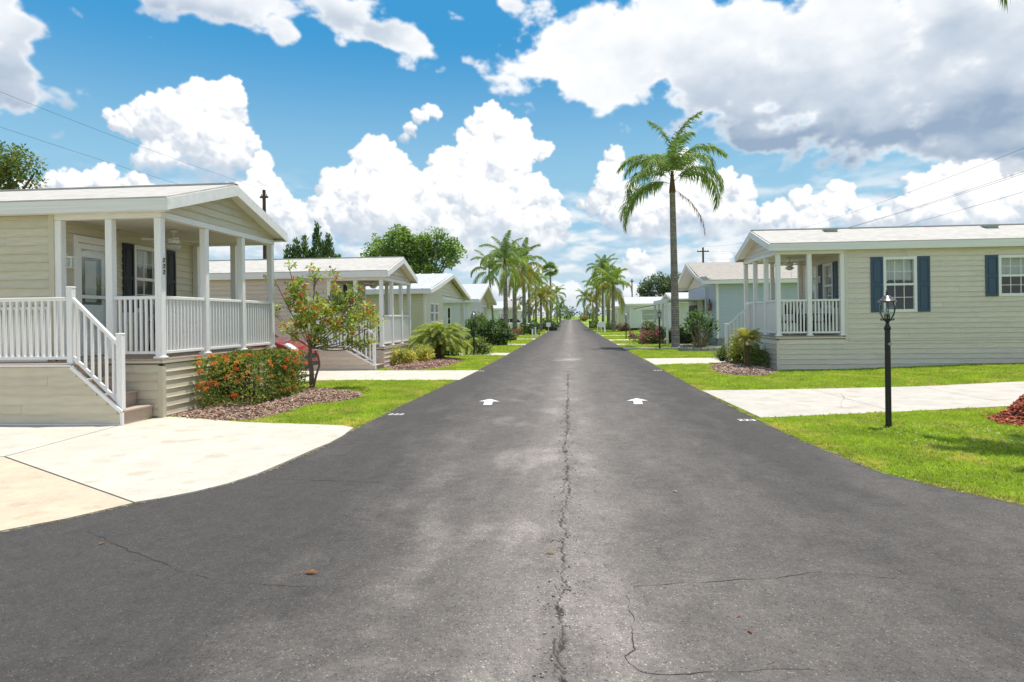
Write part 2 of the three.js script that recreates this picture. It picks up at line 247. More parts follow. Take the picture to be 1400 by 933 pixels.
const M = {
  asphalt: std({ color: lin(1, 1, 1), vertexColors: true, map: asphaltTex, bumpMap: asphaltBump, bumpScale: 0.006, roughness: 0.86 }),
  bedding: std({ color: lin(0.09, 0.075, 0.055), roughness: 1 }),
  crackDirt: std({ color: lin(0.028, 0.026, 0.022), roughness: 1 }),
  concrete: std({ color: lin(0.66, 0.615, 0.54), map: concreteTex, bumpMap: concreteBump, bumpScale: 0.002, roughness: 0.9 }),
  concreteTan: std({ color: lin(0.64, 0.545, 0.42), map: concreteTex, bumpMap: concreteBump, bumpScale: 0.002, roughness: 0.9 }),
  concreteGrey: std({ color: lin(0.60, 0.565, 0.515), map: concreteTex, bumpMap: concreteBump, bumpScale: 0.002, roughness: 0.9 }),
  lawn: std({ color: lin(0.98, 0.72, 0.55), map: lawnTex, bumpMap: lawnBump, bumpScale: 0.03, roughness: 1 }),
  white: std({ color: lin(0.93, 0.90, 0.875), map: vinylTex, roughness: 0.42 }),
  trim: std({ color: lin(0.90, 0.87, 0.84), map: vinylTex, roughness: 0.5 }),
  paintWhite: std({ color: lin(0.80, 0.79, 0.75), roughness: 0.7, map: paintTex }),
  shingle: std({ color: lin(0.61, 0.59, 0.56), map: shingleTex, bumpMap: shingleTex, bumpScale: 0.008, roughness: 0.9 }),
  shingleGrey: std({ color: lin(0.46, 0.43, 0.395), map: shingleTex, bumpMap: shingleTex, bumpScale: 0.008, roughness: 0.9 }),
  metalRoof: std({ color: lin(0.56, 0.555, 0.55), roughness: 0.45, metalness: 0.0, map: vinylTex }),
  ceiling: std({ color: lin(0.66, 0.62, 0.52), roughness: 0.7 }),
  glass: new THREE.MeshPhysicalMaterial({ color: lin(0.92, 0.96, 0.95), roughness: 0.02, transmission: 1, thickness: 0, ior: 1.65 }),
  doorGlass: new THREE.MeshPhysicalMaterial({ color: lin(0.10, 0.13, 0.115), roughness: 0.05 }),
  dark: std({ color: lin(0.02, 0.02, 0.022), roughness: 0.6 }),
  blackMetal: std({ color: lin(0.016, 0.016, 0.017), roughness: 0.38 }),
  navy: std({ color: lin(0.05, 0.085, 0.14), roughness: 0.55 }),
  blackShutter: std({ color: lin(0.014, 0.016, 0.019), roughness: 0.55 }),
  inside: std({ color: lin(0.42, 0.38, 0.32), roughness: 0.9 }),
  curtain: new THREE.MeshPhysicalMaterial({ color: lin(0.72, 0.74, 0.72), roughness: 0.95, transmission: 0.35, thickness: 0 }),
  tread: std({ color: lin(0.47, 0.36, 0.28), roughness: 0.75, map: vinylTex }),
  
  galv: std({ color: lin(0.33, 0.37, 0.37), roughness: 0.45, metalness: 0.4 }),
  pole: std({ color: lin(0.22, 0.16, 0.11), map: barkTex, roughness: 0.95 }),
  wire: std({ color: lin(0.03, 0.03, 0.03), roughness: 0.6 }),
  bark: std({ color: lin(0.30, 0.25, 0.20), map: barkTex, bumpMap: barkTex, bumpScale: 0.02, roughness: 0.95 }),
  barkPale: std({ color: lin(0.62, 0.54, 0.45), map: barkTex, bumpMap: barkTex, bumpScale: 0.008, roughness: 0.9 }),
  palmTrunk: std({ color: lin(0.56, 0.515, 0.465), map: ringTex, bumpMap: ringBump, bumpScale: 0.02, roughness: 0.95 }),
  palmBoot: std({ color: lin(0.30, 0.20, 0.11), map: barkTex, bumpMap: barkTex, bumpScale: 0.02, roughness: 0.95 }),
  leaf: new THREE.MeshPhysicalMaterial({ color: lin(1, 1, 1), vertexColors: true, roughness: 0.94, transmission: 0.42, thickness: 0, side: THREE.DoubleSide }),
  petal: new THREE.MeshPhysicalMaterial({ color: lin(1, 1, 1), vertexColors: true, roughness: 0.96, transmission: 0.35, thickness: 0, side: THREE.DoubleSide }),
  blade: new THREE.MeshPhysicalMaterial({ color: lin(1, 1, 1), roughness: 0.96, transmission: 0.45, thickness: 0, side: THREE.DoubleSide }),
  chip: std({ color: lin(1, 1, 1), roughness: 0.95 }),
  bulb: new THREE.MeshPhysicalMaterial({ color: lin(0.9, 0.9, 0.88), roughness: 0.1, transmission: 0.8, thickness: 0 }),
};
// three close shades of one siding colour, so that neighbouring boards differ a little
const shades = (r, g, b) => [1, 0.965, 1.03].map((k) => std({ color: lin(r * k, g * k, b * k), map: vinylTex, roughness: 0.4 }));
M.sage = shades(0.66, 0.59, 0.44); M.tan = shades(0.69, 0.575, 0.475); M.cream = shades(0.72, 0.66, 0.47); M.blue = shades(0.50, 0.55, 0.63); M.greige = shades(0.765, 0.675, 0.57); M.whiteSide = shades(0.78, 0.79, 0.79);

// ------------------------------------------------------------------ ground, road, drives
const piece = (P) => (z) => { if (z >= P[0][0]) return P[0][1]; for (let i = 1; i < P.length; i++) if (z >= P[i][0]) { const t = (z - P[i][0]) / (P[i - 1][0] - P[i][0]); return lerp(P[i][1], P[i - 1][1], t); } return P[P.length - 1][1]; };
const roadL = piece([[12, -9.5], [-1, -9.3], [-3.2, -7.2], [-3.9, -5.6], [-4.71, -4.4], [-5.49, -3.88], [-6.1, -3.48], [-6.8, -3.25], [-7.94, -3.17], [-9.52, -3.2], [-12, -3.18], [-14.83, -3.1], [-18.7, -2.94], [-28.2, -2.84], [-49, -2.75], [-225, -2.75], [-235, -9]]);
const roadR = piece([[12, 8], [-3.5, 7.2], [-4.5, 5.4], [-5.3, 4.3], [-5.84, 3.75], [-6.4, 3.38], [-7, 3.12], [-8.83, 2.92], [-10.5, 2.86], [-14.4, 2.79], [-20.5, 2.77], [-35.7, 2.72], [-225, 2.72], [-235, 9]]);
{
  const xs = [-900, -300, -120, -60, -36, -24, -16, -10, -6, -2, 2, 6, 8, 10, 12, 14, 18, 26, 40, 70, 140, 300, 900], zs = [60, 20, 0, -20, -40, -55, -70];
  for (let z = -80; z >= -360; z -= 10) zs.push(z); zs.push(-450, -700, -1200, -2200);
  const p = [], uv = [], ix = [];
  zs.forEach((z, j) => xs.forEach((x, i) => { p.push(x, land(x, z) - 0.025, z); uv.push(x, z); if (i && j) { const a = j * xs.length + i; ix.push(a - 1, a - xs.length - 1, a - xs.length, a - 1, a - xs.length, a); } }));
  const g = new THREE.BufferGeometry(); g.setAttribute('position', new THREE.Float32BufferAttribute(p, 3)); g.setAttribute('uv', new THREE.Float32BufferAttribute(uv, 2)); g.setIndex(ix.reverse()); g.computeVertexNormals();
  structure('ground', g, M.lawn);
}
const crackPts = [[766, 925], [768, 880], [765, 845], [771, 810], [768, 770], [772, 735], [769, 705], [777, 668], [775, 640], [771, 610], [776, 580], [774, 560], [777, 540], [776, 520], [778, 500]].map(([x, y]) => gp(x, y));
const crackX = (z) => { if (z > crackPts[0][1]) return crackPts[0][0]; for (let i = 1; i < crackPts.length; i++) if (z >= crackPts[i][1]) { const [x0, z0] = crackPts[i - 1], [x1, z1] = crackPts[i]; return lerp(x0, x1, (z - z0) / (z1 - z0)); } return crackPts[crackPts.length - 1][0]; };
const jag = (z) => noise2(z * 3.1, 4) * 0.022 + noise2(z * 11, 7) * 0.012 + noise2(z * 31, 2) * 0.007;
function crackDepth(x, z) {                                            // a broken longitudinal crack that opens into small potholes
  if (z > -2.2 || z < -24) return 0;
  const open = clamp(noise2(z * 0.9, 3) * 0.55 + noise2(z * 3.7, 8) * 0.5 + 0.42), w = 0.007 + 0.03 * open * open + (z < -9 ? 0.007 : 0), far = sstep(-24, -12, z);
  let d = sstep(w, w * 0.35, Math.abs(x - crackX(z) - jag(z))) * (0.3 + 0.7 * open);
  const side = crackX(z) + jag(z) * 0.4 + 0.045 * Math.sin(z * 2.3) + noise2(z * 14, 30) * 0.014;
  d = Math.max(d, sstep(0.006, 0.002, Math.abs(x - side)) * sstep(0.15, 0.5, noise2(z * 1.3, 50)) * 0.6);
  return d * 0.023 * far * sstep(-0.9, -0.2, noise2(z * 17 + x * 8, x * 60));
}
function roadTone(x, z) {                                              // worn and sealed asphalt: dark sealer at the sides, bare stone along the crown
  const n1 = fbm2(x * 0.55, z * 0.12, 4), n2 = fbm2(x * 1.7 + 9, z * 0.7, 4), n3 = noise2(x * 6, z * 4);
  const side = sstep(0.9, 2.5, Math.abs(x + 0.1) + n1 * 0.7), near = sstep(-9, -3.5, z);
  let v = lerp(0.100, 0.048, side) + n2 * 0.022 + n3 * 0.004;
  v += sstep(0.5, 3.6, x) * near * 0.030 + n1 * 0.028;
  v -= sstep(-0.5, -2.4, x) * near * 0.034;
  const dc = Math.abs(x - crackX(Math.min(z, -3))), crown = sstep(0.75, 0.05, dc + n2 * 0.35);
  v += crown * (0.05 + 0.045 * sstep(-0.3, 0.6, n2));
  const worn = sstep(0.0, 0.65, fbm2(x * 1.1 + 31, z * 0.5 + 4, 6) + noise2(x * 14, z * 9) * 0.06) * sstep(1.9, 0.1, Math.abs(x + 0.5));
  v += worn * 0.085 * sstep(-26, -4, z);
  v += sstep(0.8, 0.2, Math.hypot((x + 0.1) / 0.8, (z + 25.5) / 1.6) + n2 * 0.5) * 0.11;
  return Math.max(0.05, v);
}
{
  const zs = []; let z = 10; while (z > -235) { zs.push(z); z -= z > -2.4 ? 0.35 : z > -14 ? 0.022 : z > -25 ? 0.03 + (-14 - z) * 0.004 : Math.max(0.12, -z * 0.02); } zs.push(-235);
  const NL = 44, NC = 66, NR = 44, cols = NL + NC + NR + 1, p = [], uv = [], col = [], ix = [];
  zs.forEach((zz, j) => {
    const wob = zz > -40 ? noise2(zz * 1.7, 1) * 0.012 + noise2(zz * 9, 2) * 0.008 : 0, xl = roadL(zz) + wob, xr = roadR(zz) + (zz > -40 ? noise2(zz * 1.5, 61) * 0.012 + noise2(zz * 8, 62) * 0.008 : 0);
    for (let i = 0; i < cols; i++) {
      const x = i < NL ? lerp(xl, -0.42, i / NL) : i <= NL + NC ? lerp(-0.42, 0.24, (i - NL) / NC) : lerp(0.24, xr, (i - NL - NC) / NR), d = i > NL && i < NL + NC ? crackDepth(x, zz) : 0;
      const edge = Math.min(x - xl, xr - x);
      p.push(x, land(0, zz) - d - (edge < 0.02 ? 0.006 : 0), zz); uv.push(x, zz);
      const t = roadTone(x, zz) / 0.425, k = d > 0.004 ? 0.3 : 1, br = d > 0.004 ? 0.9 : 1; col.push(t * k * 1.09, t * k * 0.97 * br + (d > 0.012 ? 0.012 : 0), t * k * 0.88 * br * br);
      if (i && j) { const a = j * cols + i; ix.push(a - 1, a - cols, a - cols - 1, a - 1, a, a - cols); }
    }
  });
  const g = new THREE.BufferGeometry(); g.setAttribute('position', new THREE.Float32BufferAttribute(p, 3)); g.setAttribute('uv', new THREE.Float32BufferAttribute(uv, 2)); g.setAttribute('color', new THREE.Float32BufferAttribute(col, 3)); g.setIndex(ix); g.computeVertexNormals();
  const road = structure('road', g, M.asphalt);
  // hairline cracks filled with dirt: narrow ribbons just proud of the surface
  const rr = mulberry(41);
  function hairline(pts, w, y = 0.002, par = road) {
    const q = pts.map(([x, y]) => gp(x, y)), P = [], I = [], fine = [];
    for (let i = 1; i < q.length; i++) { const n = Math.ceil(Math.hypot(q[i][0] - q[i - 1][0], q[i][1] - q[i - 1][1]) / 0.025); for (let k = 0; k < n; k++) fine.push([lerp(q[i - 1][0], q[i][0], k / n), lerp(q[i - 1][1], q[i][1], k / n)]); }
    fine.forEach(([x, z], i) => { const [a, b] = [fine[Math.max(0, i - 1)], fine[Math.min(fine.length - 1, i + 1)]], dx = b[0] - a[0], dz = b[1] - a[1], l = Math.hypot(dx, dz) || 1, nx = -dz / l, nz = dx / l, off = noise2(i * 0.11, w * 900) * 0.016 + (rr() - 0.5) * 0.008, ww = w * clamp(0.35 + 0.75 * noise2(i * 0.07, 3 + w * 100) + rr() * 0.4, 0.06, 1.3);
      P.push(x + nx * (off - ww), y + land(x, z), z + nz * (off - ww), x + nx * (off + ww), y + land(x, z), z + nz * (off + ww)); if (i) { const c = i * 2; I.push(c - 2, c - 1, c, c - 1, c + 1, c); } });
    const h = new THREE.BufferGeometry(); h.setAttribute('position', new THREE.Float32BufferAttribute(P, 3)); h.setAttribute('uv', new THREE.Float32BufferAttribute(P.filter((_, i) => i % 3 !== 1), 2)); h.setIndex(I); h.computeVertexNormals(); part('hairline_crack', h, par === road ? M.crackDirt : M.bedding, par);
  }
  M.hairline = hairline;
  hairline([[120, 728], [150, 740], [185, 757], [215, 768], [245, 782], [285, 792], [330, 798], [400, 801], [455, 803]], 0.0038);
  hairline([[865, 803], [905, 800], [960, 797], [1020, 793], [1080, 789], [1106, 783], [1145, 784], [1190, 788], [1230, 793], [1265, 800], [1330, 810], [1410, 822]], 0.0026);
  hairline([[858, 815], [864, 845], [866, 888], [852, 897], [874, 918], [915, 925], [970, 918], [1030, 917], [1085, 914], [1130, 920]], 0.0026);
  hairline([[370, 655], [430, 657], [490, 659], [570, 663], [605, 660]], 0.004);
  hairline([[470, 706], [500, 712], [545, 712]], 0.003);
  // painted arrows and plot numbers
  const arrow = (px, py, s) => { const [x, z] = gp(px, py), sh = new THREE.Shape([[-0.07, -0.42], [0.11, -0.42], [0.09, 0.02], [0.24, 0.0], [0.0, 0.36], [-0.22, 0.03], [-0.085, 0.03]].map(([a, b]) => new THREE.Vector2(a + b * -0.05, b * 1.12))); const g2 = new THREE.ShapeGeometry(sh); if (s < 0) { const ix2 = g2.index.array; for (let i = 0; i < ix2.length; i += 3) { const q = ix2[i]; ix2[i] = ix2[i + 1]; ix2[i + 1] = q; } } g2.rotateX(-Math.PI / 2); g2.scale(s, 1, 1); g2.translate(x, 0.004, z); g2.computeVertexNormals(); const u = g2.attributes.position, v = g2.attributes.uv; for (let i = 0; i < u.count; i++) v.setXY(i, u.getX(i), u.getZ(i)); part('painted_arrow', g2, M.paintWhite, road); };
  arrow(668, 549.5, 0.9); arrow(872, 548.5, -0.9);
  const font = await new FontLoader().loadAsync('fonts/droid/droid_sans_bold.typeface.json');
  M.font = font;
  const digits = (text, px, py, w) => { const [x, z] = gp(px, py), g2 = new TextGeometry(text, { font, size: 0.16, depth: 0.001, curveSegments: 3 }); g2.computeBoundingBox(); const b = g2.boundingBox; g2.translate(-(b.max.x + b.min.x) / 2, 0, 0); g2.scale(w / (b.max.x - b.min.x), 1, 1); g2.rotateX(-Math.PI / 2); g2.translate(x, 0.004, z); part('painted_number', g2, M.paintWhite, road); };
  digits('222', 540, 568, 0.26); digits('223', 1023, 576, 0.26); digits('224', 656, 508, 0.26); digits('225', 900, 507, 0.26);
}
const noGrass = [];
// a drive of concrete panels parted by open joints
function driveway(name, polys, mats, y = 0.012, under) {
  const d = new THREE.Group(); d.name = numbered(name); d.userData.kind = 'structure'; scene.add(d);
  polys.forEach((P, i) => { part('concrete_panel', slabGeo(P, y, 0.1, land), Array.isArray(mats) ? mats[i % mats.length] : mats, d); noGrass.push(P); });
  for (const q of under ?? []) part('joint_dirt', slabGeo(q, y - 0.018, 0.05, land), M.bedding, d);
}
const lerp2 = (a, b, t) => [lerp(a[0], b[0], t), lerp(a[1], b[1], t)];
const joints = (a0, a1, b0, b1, n) => { const L = Math.hypot(a1[0] - a0[0], a1[1] - a0[1]), out = []; for (let i = 1; i < n; i++) { const t0 = i / n - 0.04 / L, t1 = i / n + 0.04 / L; out.push([lerp2(a0, a1, t0), lerp2(a0, a1, t1), lerp2(b0, b1, t1), lerp2(b0, b1, t0)].map(([x, z], k) => [x, z + (k < 2 ? -0.03 : 0.03)])); } return out; };
function panels(a0, a1, b0, b1, n, gap = 0.012) { const out = []; noGrass.push([a0, a1, b1, b0]); const L = Math.hypot(a1[0] - a0[0], a1[1] - a0[1]); for (let i = 0; i < n; i++) { const t0 = i / n + (i ? gap / L / 2 : 0), t1 = (i + 1) / n - (i < n - 1 ? gap / L / 2 : 0); out.push([lerp2(a0, a1, t0), lerp2(a0, a1, t1), lerp2(b0, b1, t1), lerp2(b0, b1, t0)]); } return out; }
{
  const e = [[483, 586], [468, 597], [450, 607], [430, 615], [392, 632], [350, 650], [310, 663], [265, 674], [225, 682], [184, 688.5]].map(([x, y]) => gp(x, y)), j1 = [-6.82, -7.36], j0 = [-7.04, -9.9];
  const A = [...e, [j1[0] + 0.012, j1[1] - 0.006], [j0[0] + 0.012, j0[1]], [-6.9, -10.6], gp(246, 571.5), gp(335, 578.5), gp(420, 581), gp(470, 583)];
  const B = [[j1[0] - 0.012, j1[1] - 0.012], [-14, -7.4], [-14, -10.4], [-7.3, -10.4], [j0[0] - 0.012, j0[1]]];
  const C = [gp(181.5, 689.6), gp(90, 711), gp(0, 728), [-5.0, -4.2], [-6.4, -3.5], [-14, -3.4], [-14, -7.37], [j1[0] - 0.01, j1[1] + 0.012]];
  noGrass.push([[-3.4, -9.4], [-3.4, -6], [-4.2, -5.2], [-14, -4.2], [-14, -9.6]]);
  driveway('driveway', [A, B, C], [M.concrete, M.concrete, M.concreteTan], 0.012, [[[-6.95, -9.8], [-6.72, -7.36], [-6.95, -7.3], [-7.15, -9.8]], [[-6.9, -7.45], [-4.05, -5.68], [-4.1, -5.55], [-6.95, -7.28]], [[-6.8, -7.46], [-6.8, -7.3], [-13.9, -7.3], [-13.9, -7.5]]]);
  driveway('driveway', panels([-2.93, -17.1], [-14.5, -16.95], [-2.86, -20.25], [-14.5, -20.75], 4), M.concrete, 0.012, joints([-2.93, -17.1], [-14.5, -16.95], [-2.86, -20.25], [-14.5, -20.75], 4));
  driveway('driveway', panels([2.94, -10.56], [14.5, -13.75], [2.79, -14.42], [14.5, -15.75], 5), M.concreteGrey, 0.012, joints([2.94, -10.56], [14.5, -13.75], [2.79, -14.42], [14.5, -15.75], 5));
  { const d = scene.children[scene.children.length - 1]; M.hairline([[1149, 538], [1155, 545], [1149, 553], [1153, 560]], 0.004, 0.0145, d); M.hairline([[1032, 540], [1060, 548], [1094, 561]], 0.0025, 0.0145, d); M.hairline([[1370, 536], [1372, 544]], 0.003, 0.0145, d); }
  driveway('driveway', panels([2.78, -22.2], [8.5, -23.6], [2.78, -25.7], [8.5, -25.9], 2), M.concrete, 0.012, joints([2.78, -22.2], [8.5, -23.6], [2.78, -25.7], [8.5, -25.9], 2));
  for (const [z0, z1, x] of [[-28.3, -30.5, -6.1], [-39.4, -41.2, -6.4], [-49.5, -51.8, -9], [-61, -63.5, -9], [-74, -76.5, -9], [-88, -90.5, -9], [-104, -107, -9], [-124, -127, -9]]) driveway('driveway', panels([roadL(z0) + 0.02, z0], [x, z0], [roadL(z1) + 0.02, z1], [x, z1], 2), M.concrete, 0.014, joints([roadL(z0) + 0.02, z0], [x, z0], [roadL(z1) + 0.02, z1], [x, z1], 2));
  for (const [z0, z1, x] of [[-33.2, -35.2, 7.5], [-38.4, -40, 7], [-45.4, -48, 9], [-57, -59.5, 9], [-70, -72.5, 9], [-84, -86.5, 9], [-98, -101, 9], [-118, -121, 9]]) driveway('driveway', panels([roadR(z0) - 0.02, z0], [x, z0], [roadR(z1) - 0.02, z1], [x, z1], 2), M.concrete, 0.014, joints([roadR(z0) - 0.02, z0], [x, z0], [roadR(z1) - 0.02, z1], [x, z1], 2));
}
// mulch beds: a low mound of soil under loose chips
const soil = std({ color: lin(0.10, 0.065, 0.045), roughness: 1 });
function bed(name, poly, h, label, cols, density, size, seed) {
  const rnd = mulberry(seed), xs = poly.map((q) => q[0]), zs = poly.map((q) => q[1]), x0 = Math.min(...xs), x1 = Math.max(...xs), z0 = Math.min(...zs), z1 = Math.max(...zs);
  noGrass.push(poly);
  const dist = (x, z) => { let m = 9; for (let i = 0, j = poly.length - 1; i < poly.length; j = i++) { const [ax, az] = poly[j], [bx2, bz] = poly[i], dx = bx2 - ax, dz = bz - az, t = clamp(((x - ax) * dx + (z - az) * dz) / (dx * dx + dz * dz)); m = Math.min(m, Math.hypot(x - ax - dx * t, z - az - dz * t)); } return m; };
  const top = (x, z) => land(x, z) + 0.004 + h * sstep(0, 0.55, dist(x, z)) + (noise2(x * 5, z * 5) * 0.02) * sstep(0, 0.2, dist(x, z));
  const st = 0.09, P = [], I = [], U = [], id = new Map();
  const vid = (i, j) => { const k = i * 10000 + j; if (!id.has(k)) { id.set(k, P.length / 3); const x = x0 + i * st, z = z0 + j * st; P.push(x, inPoly(x, z, poly) ? top(x, z) : land(x, z) - 0.03, z); U.push(x, z); } return id.get(k); };
  for (let i = 0; i * st < x1 - x0; i++) for (let j = 0; j * st < z1 - z0; j++) if (inPoly(x0 + (i + 0.5) * st, z0 + (j + 0.5) * st, poly)) { const a = vid(i, j), b = vid(i + 1, j), c = vid(i + 1, j + 1), d = vid(i, j + 1); I.push(a, c, b, a, d, c); }
  const g = new THREE.BufferGeometry(); g.setAttribute('position', new THREE.Float32BufferAttribute(P, 3)); g.setAttribute('uv', new THREE.Float32BufferAttribute(U, 2)); g.setIndex(I); g.computeVertexNormals();
  const root = structure(name, g, soil);
  const n = Math.round((x1 - x0) * (z1 - z0) * density), chip = cached('chip', () => { const c = new RoundedBoxGeometry(1, 0.13, 0.32, 1, 0.05); return c; });
  const pts = []; for (let q = 0; q < n; q++) { const x = x0 + rnd() * (x1 - x0), z = z0 + rnd() * (z1 - z0); if (inPoly(x, z, poly) || (rnd() < 0.05 && dist(x, z) < 0.1)) pts.push([x, z]); }
  const im = new THREE.InstancedMesh(chip, M.chip, pts.length), m4 = new THREE.Matrix4(), qq = new THREE.Quaternion(), eu = new THREE.Euler();
  pts.forEach(([x, z], i) => { const s = size * (0.5 + rnd() * 0.9); eu.set((rnd() - 0.5) * 0.9, rnd() * 6.3, (rnd() - 0.5) * 0.9); m4.compose(V3(x, top(x, z) + 0.008 + rnd() * 0.012, z), qq.setFromEuler(eu), V3(s, s * (0.7 + rnd()), s * (0.6 + rnd() * 0.8))); im.setMatrixAt(i, m4); const c = cols[Math.floor(rnd() * cols.length)], k = 0.75 + rnd() * 0.5; im.setColorAt(i, lin(c[0] * k, c[1] * k, c[2] * k)); });
  im.name = numbered('mulch_chips'); scene.add(im); stuff(im, label, 'mulch');
  return top;
}
const brownChips = [[0.30, 0.19, 0.13], [0.42, 0.29, 0.20], [0.17, 0.10, 0.07], [0.36, 0.22, 0.17], [0.50, 0.38, 0.29], [0.24, 0.13, 0.10]];
bed('mulch_bed', [gp(246, 570.5), gp(290, 575), gp(332, 577), gp(372, 570), gp(402, 560), gp(432, 553), gp(470, 549), gp(497, 543), gp(493, 537.5), gp(462, 534.5), gp(436, 533), gp(416, 531), [-6.82, -15.0], [-6.82, -10.6]], 0.07, 'brown wood chip mulch under the orange flowered hedge and red flowered tree', brownChips, 1300, 0.055, 61);
bed('mulch_bed', [gp(532, 507), gp(560, 506.8), gp(590, 505.5), gp(615, 501), gp(634, 494), gp(624, 491), gp(598, 490), [-6.15, -25.4], [-6.15, -21.5]], 0.07, 'reddish brown mulch under the yellow shrubs and bushy date palm', [[0.34, 0.19, 0.15], [0.45, 0.28, 0.22], [0.20, 0.11, 0.09], [0.40, 0.25, 0.20]], 420, 0.07, 62);
bed('mulch_bed', [gp(969, 502), gp(975, 508), gp(990, 513), gp(1012, 515), gp(1040, 515), gp(1060, 511.5), gp(1064, 508.5), [5.93, -20.3], [5.93, -24.2], gp(985, 497.5)], 0.08, 'brown and pale mulch round the small palm beside the white porch', [...brownChips, [0.55, 0.42, 0.31], [0.5, 0.34, 0.27]], 420, 0.07, 63);
const moundPoly = []; for (let i = 0; i < 22; i++) { const a = i / 22 * Math.PI * 2; moundPoly.push([7.2 + Math.cos(a) * 1.05 * (1 + noise2(i, 3) * 0.07), -10.05 + Math.sin(a) * 0.92 * (1 + noise2(i, 8) * 0.07)]); }
bed('mulch_mound', moundPoly, 0.42, 'mound of red dyed mulch on the grass by the concrete drive', [[0.44, 0.115, 0.05], [0.30, 0.065, 0.035], [0.54, 0.19, 0.09], [0.18, 0.04, 0.028], [0.38, 0.10, 0.055]], 1900, 0.075, 64);

{ // loose grit along the middle crack and dry litter along the edges of the road
  const rnd = mulberry(96), st = new THREE.IcosahedronGeometry(1, 0), n = 900, im = new THREE.InstancedMesh(st, M.chip, n), m4 = new THREE.Matrix4(), q = new THREE.Quaternion(), e = new THREE.Euler();
  for (let i = 0; i < n; i++) { const z = -2.6 - rnd() ** 1.5 * 11, x = crackX(z) + jag(z) + (rnd() + rnd() + rnd() - 1.5) * 0.14, s = 0.0025 + rnd() ** 3 * 0.007; e.set(rnd() * 6, rnd() * 6, 0); m4.compose(V3(x, s * 0.4, z), q.setFromEuler(e), V3(s, s * 0.7, s)); im.setMatrixAt(i, m4); const c = 0.10 + rnd() * 0.24; im.setColorAt(i, lin(c, c * 0.95, c * 0.88)); }
  im.name = 'road_grit'; scene.add(im); stuff(im, 'loose grit scattered along the middle crack of the road', 'grit');
  const lt = new THREE.BoxGeometry(1, 0.12, 0.22), P = []; for (let k = 0; k < 5200; k++) { const z = -4.6 - rnd() ** 1.4 * 32, left = rnd() < 0.5, b = (rnd() + rnd() - 1) * 0.07 + 0.01, x = left ? roadL(z) + b : roadR(z) - b; P.push([x, z, rnd()]); }
  const li = new THREE.InstancedMesh(lt, M.chip, P.length); P.forEach(([x, z, r], i) => { const s = 0.012 + rnd() * 0.03; e.set((rnd() - 0.5) * 0.5, rnd() * 6, (rnd() - 0.5) * 0.5); m4.compose(V3(x, 0.006, z), q.setFromEuler(e), V3(s, s * 0.5, s * 0.5)); li.setMatrixAt(i, m4); const c = r < 0.6 ? [0.42, 0.33, 0.18] : r < 0.85 ? [0.16, 0.11, 0.06] : [0.55, 0.5, 0.4]; li.setColorAt(i, lin(...c)); }); li.name = 'verge_litter'; scene.add(li); stuff(li, 'dry grass clippings and dirt along the road edges', 'litter');
}

// ------------------------------------------------------------------ houses
// A frame on a wall: u runs along the wall, y up, w out of it. at(u, y, w) gives house coordinates.
const rotFor = (ox, oz) => Math.atan2(ox, oz);
const plankGeo = (len, h, lap = 0.012) => cached(`plank${mm(len)},${mm(h)},${lap}`, () => {   // one lapped siding board: bottom edge proud, top tucked in
  const s = new THREE.Shape([[0, 0], [0.004, 0], [0.006, 0.007], [0.028, 0.007], [0.029, 0.016], [0.022, 0.03], [0.006, h + lap], [0, h + lap]].map(([a, b]) => new THREE.Vector2(a, b)));
  const g = new THREE.ExtrudeGeometry(s, { depth: len, bevelEnabled: false }); g.rotateY(-Math.PI / 2); g.scale(-1, 1, 1);      // x: 0..len, z: out
  const ix = []; for (let i = 0; i < g.attributes.position.count; i += 3) ix.push(i, i + 2, i + 1); g.setIndex(ix); const q = g.toNonIndexed();
  const p = q.attributes.position, u = q.attributes.uv; for (let i = 0; i < p.count; i++) u.setXY(i, p.getX(i) * 0.5, p.getY(i) * 2 + p.getZ(i)); q.computeVertexNormals(); return q;
});
// siding boards on a wall part. o: origin (house coords) of the wall's left end seen from outside, dir the outward normal [x, z]; spans(y) -> list of [u0, u1]
function siding(wall, o, dir, y0, y1, spans, mats, pitch = 0.146, name = 'siding_board', merged = null) {
  const th = rotFor(dir[0], dir[1]), ux = dir[1], uz = -dir[0]; let k = 0;
  for (let y = y0; y < y1 - 0.03; y += pitch) {
    const h = Math.min(pitch, y1 - y);
    const runs = []; for (const [a, b] of spans(y + h / 2)) { let p = a; if (!merged) for (let q = Math.ceil((a - ((k * 1.37) % 3.66)) / 3.66) * 3.66 + ((k * 1.37) % 3.66); q < b - 0.4; q += 3.66) if (q - p > 0.4) { runs.push([p, q - 0.002]); p = q + 0.002; } runs.push([p, b]); }   // panels are 3.66 m long, joints staggered
    for (const [u0, u1] of runs) {
      if (u1 - u0 < 0.02) continue;
      const g = plankGeo(u1 - u0, h, h < pitch ? 0 : 0.012), p = V3(o[0] + ux * u0, y, o[1] + uz * u0);
      if (merged) { const c = g.clone(); c.rotateY(th); c.translate(p.x, p.y, p.z); merged.push(c); continue; }
      const m = part(name, g, mats[(k * 7 + Math.floor(u0 * 3)) % 3], wall); m.position.copy(p); m.rotation.y = th;
    }
    k++;
  }
}
const cut = (u0, u1, holes) => (y) => { let s = [[u0, u1]]; for (const [a, b, c, d] of holes) if (y > c && y < d) s = s.flatMap(([p, q]) => [[p, Math.min(q, a)], [Math.max(p, b), q]].filter(([e, f]) => f > e)); return s; };
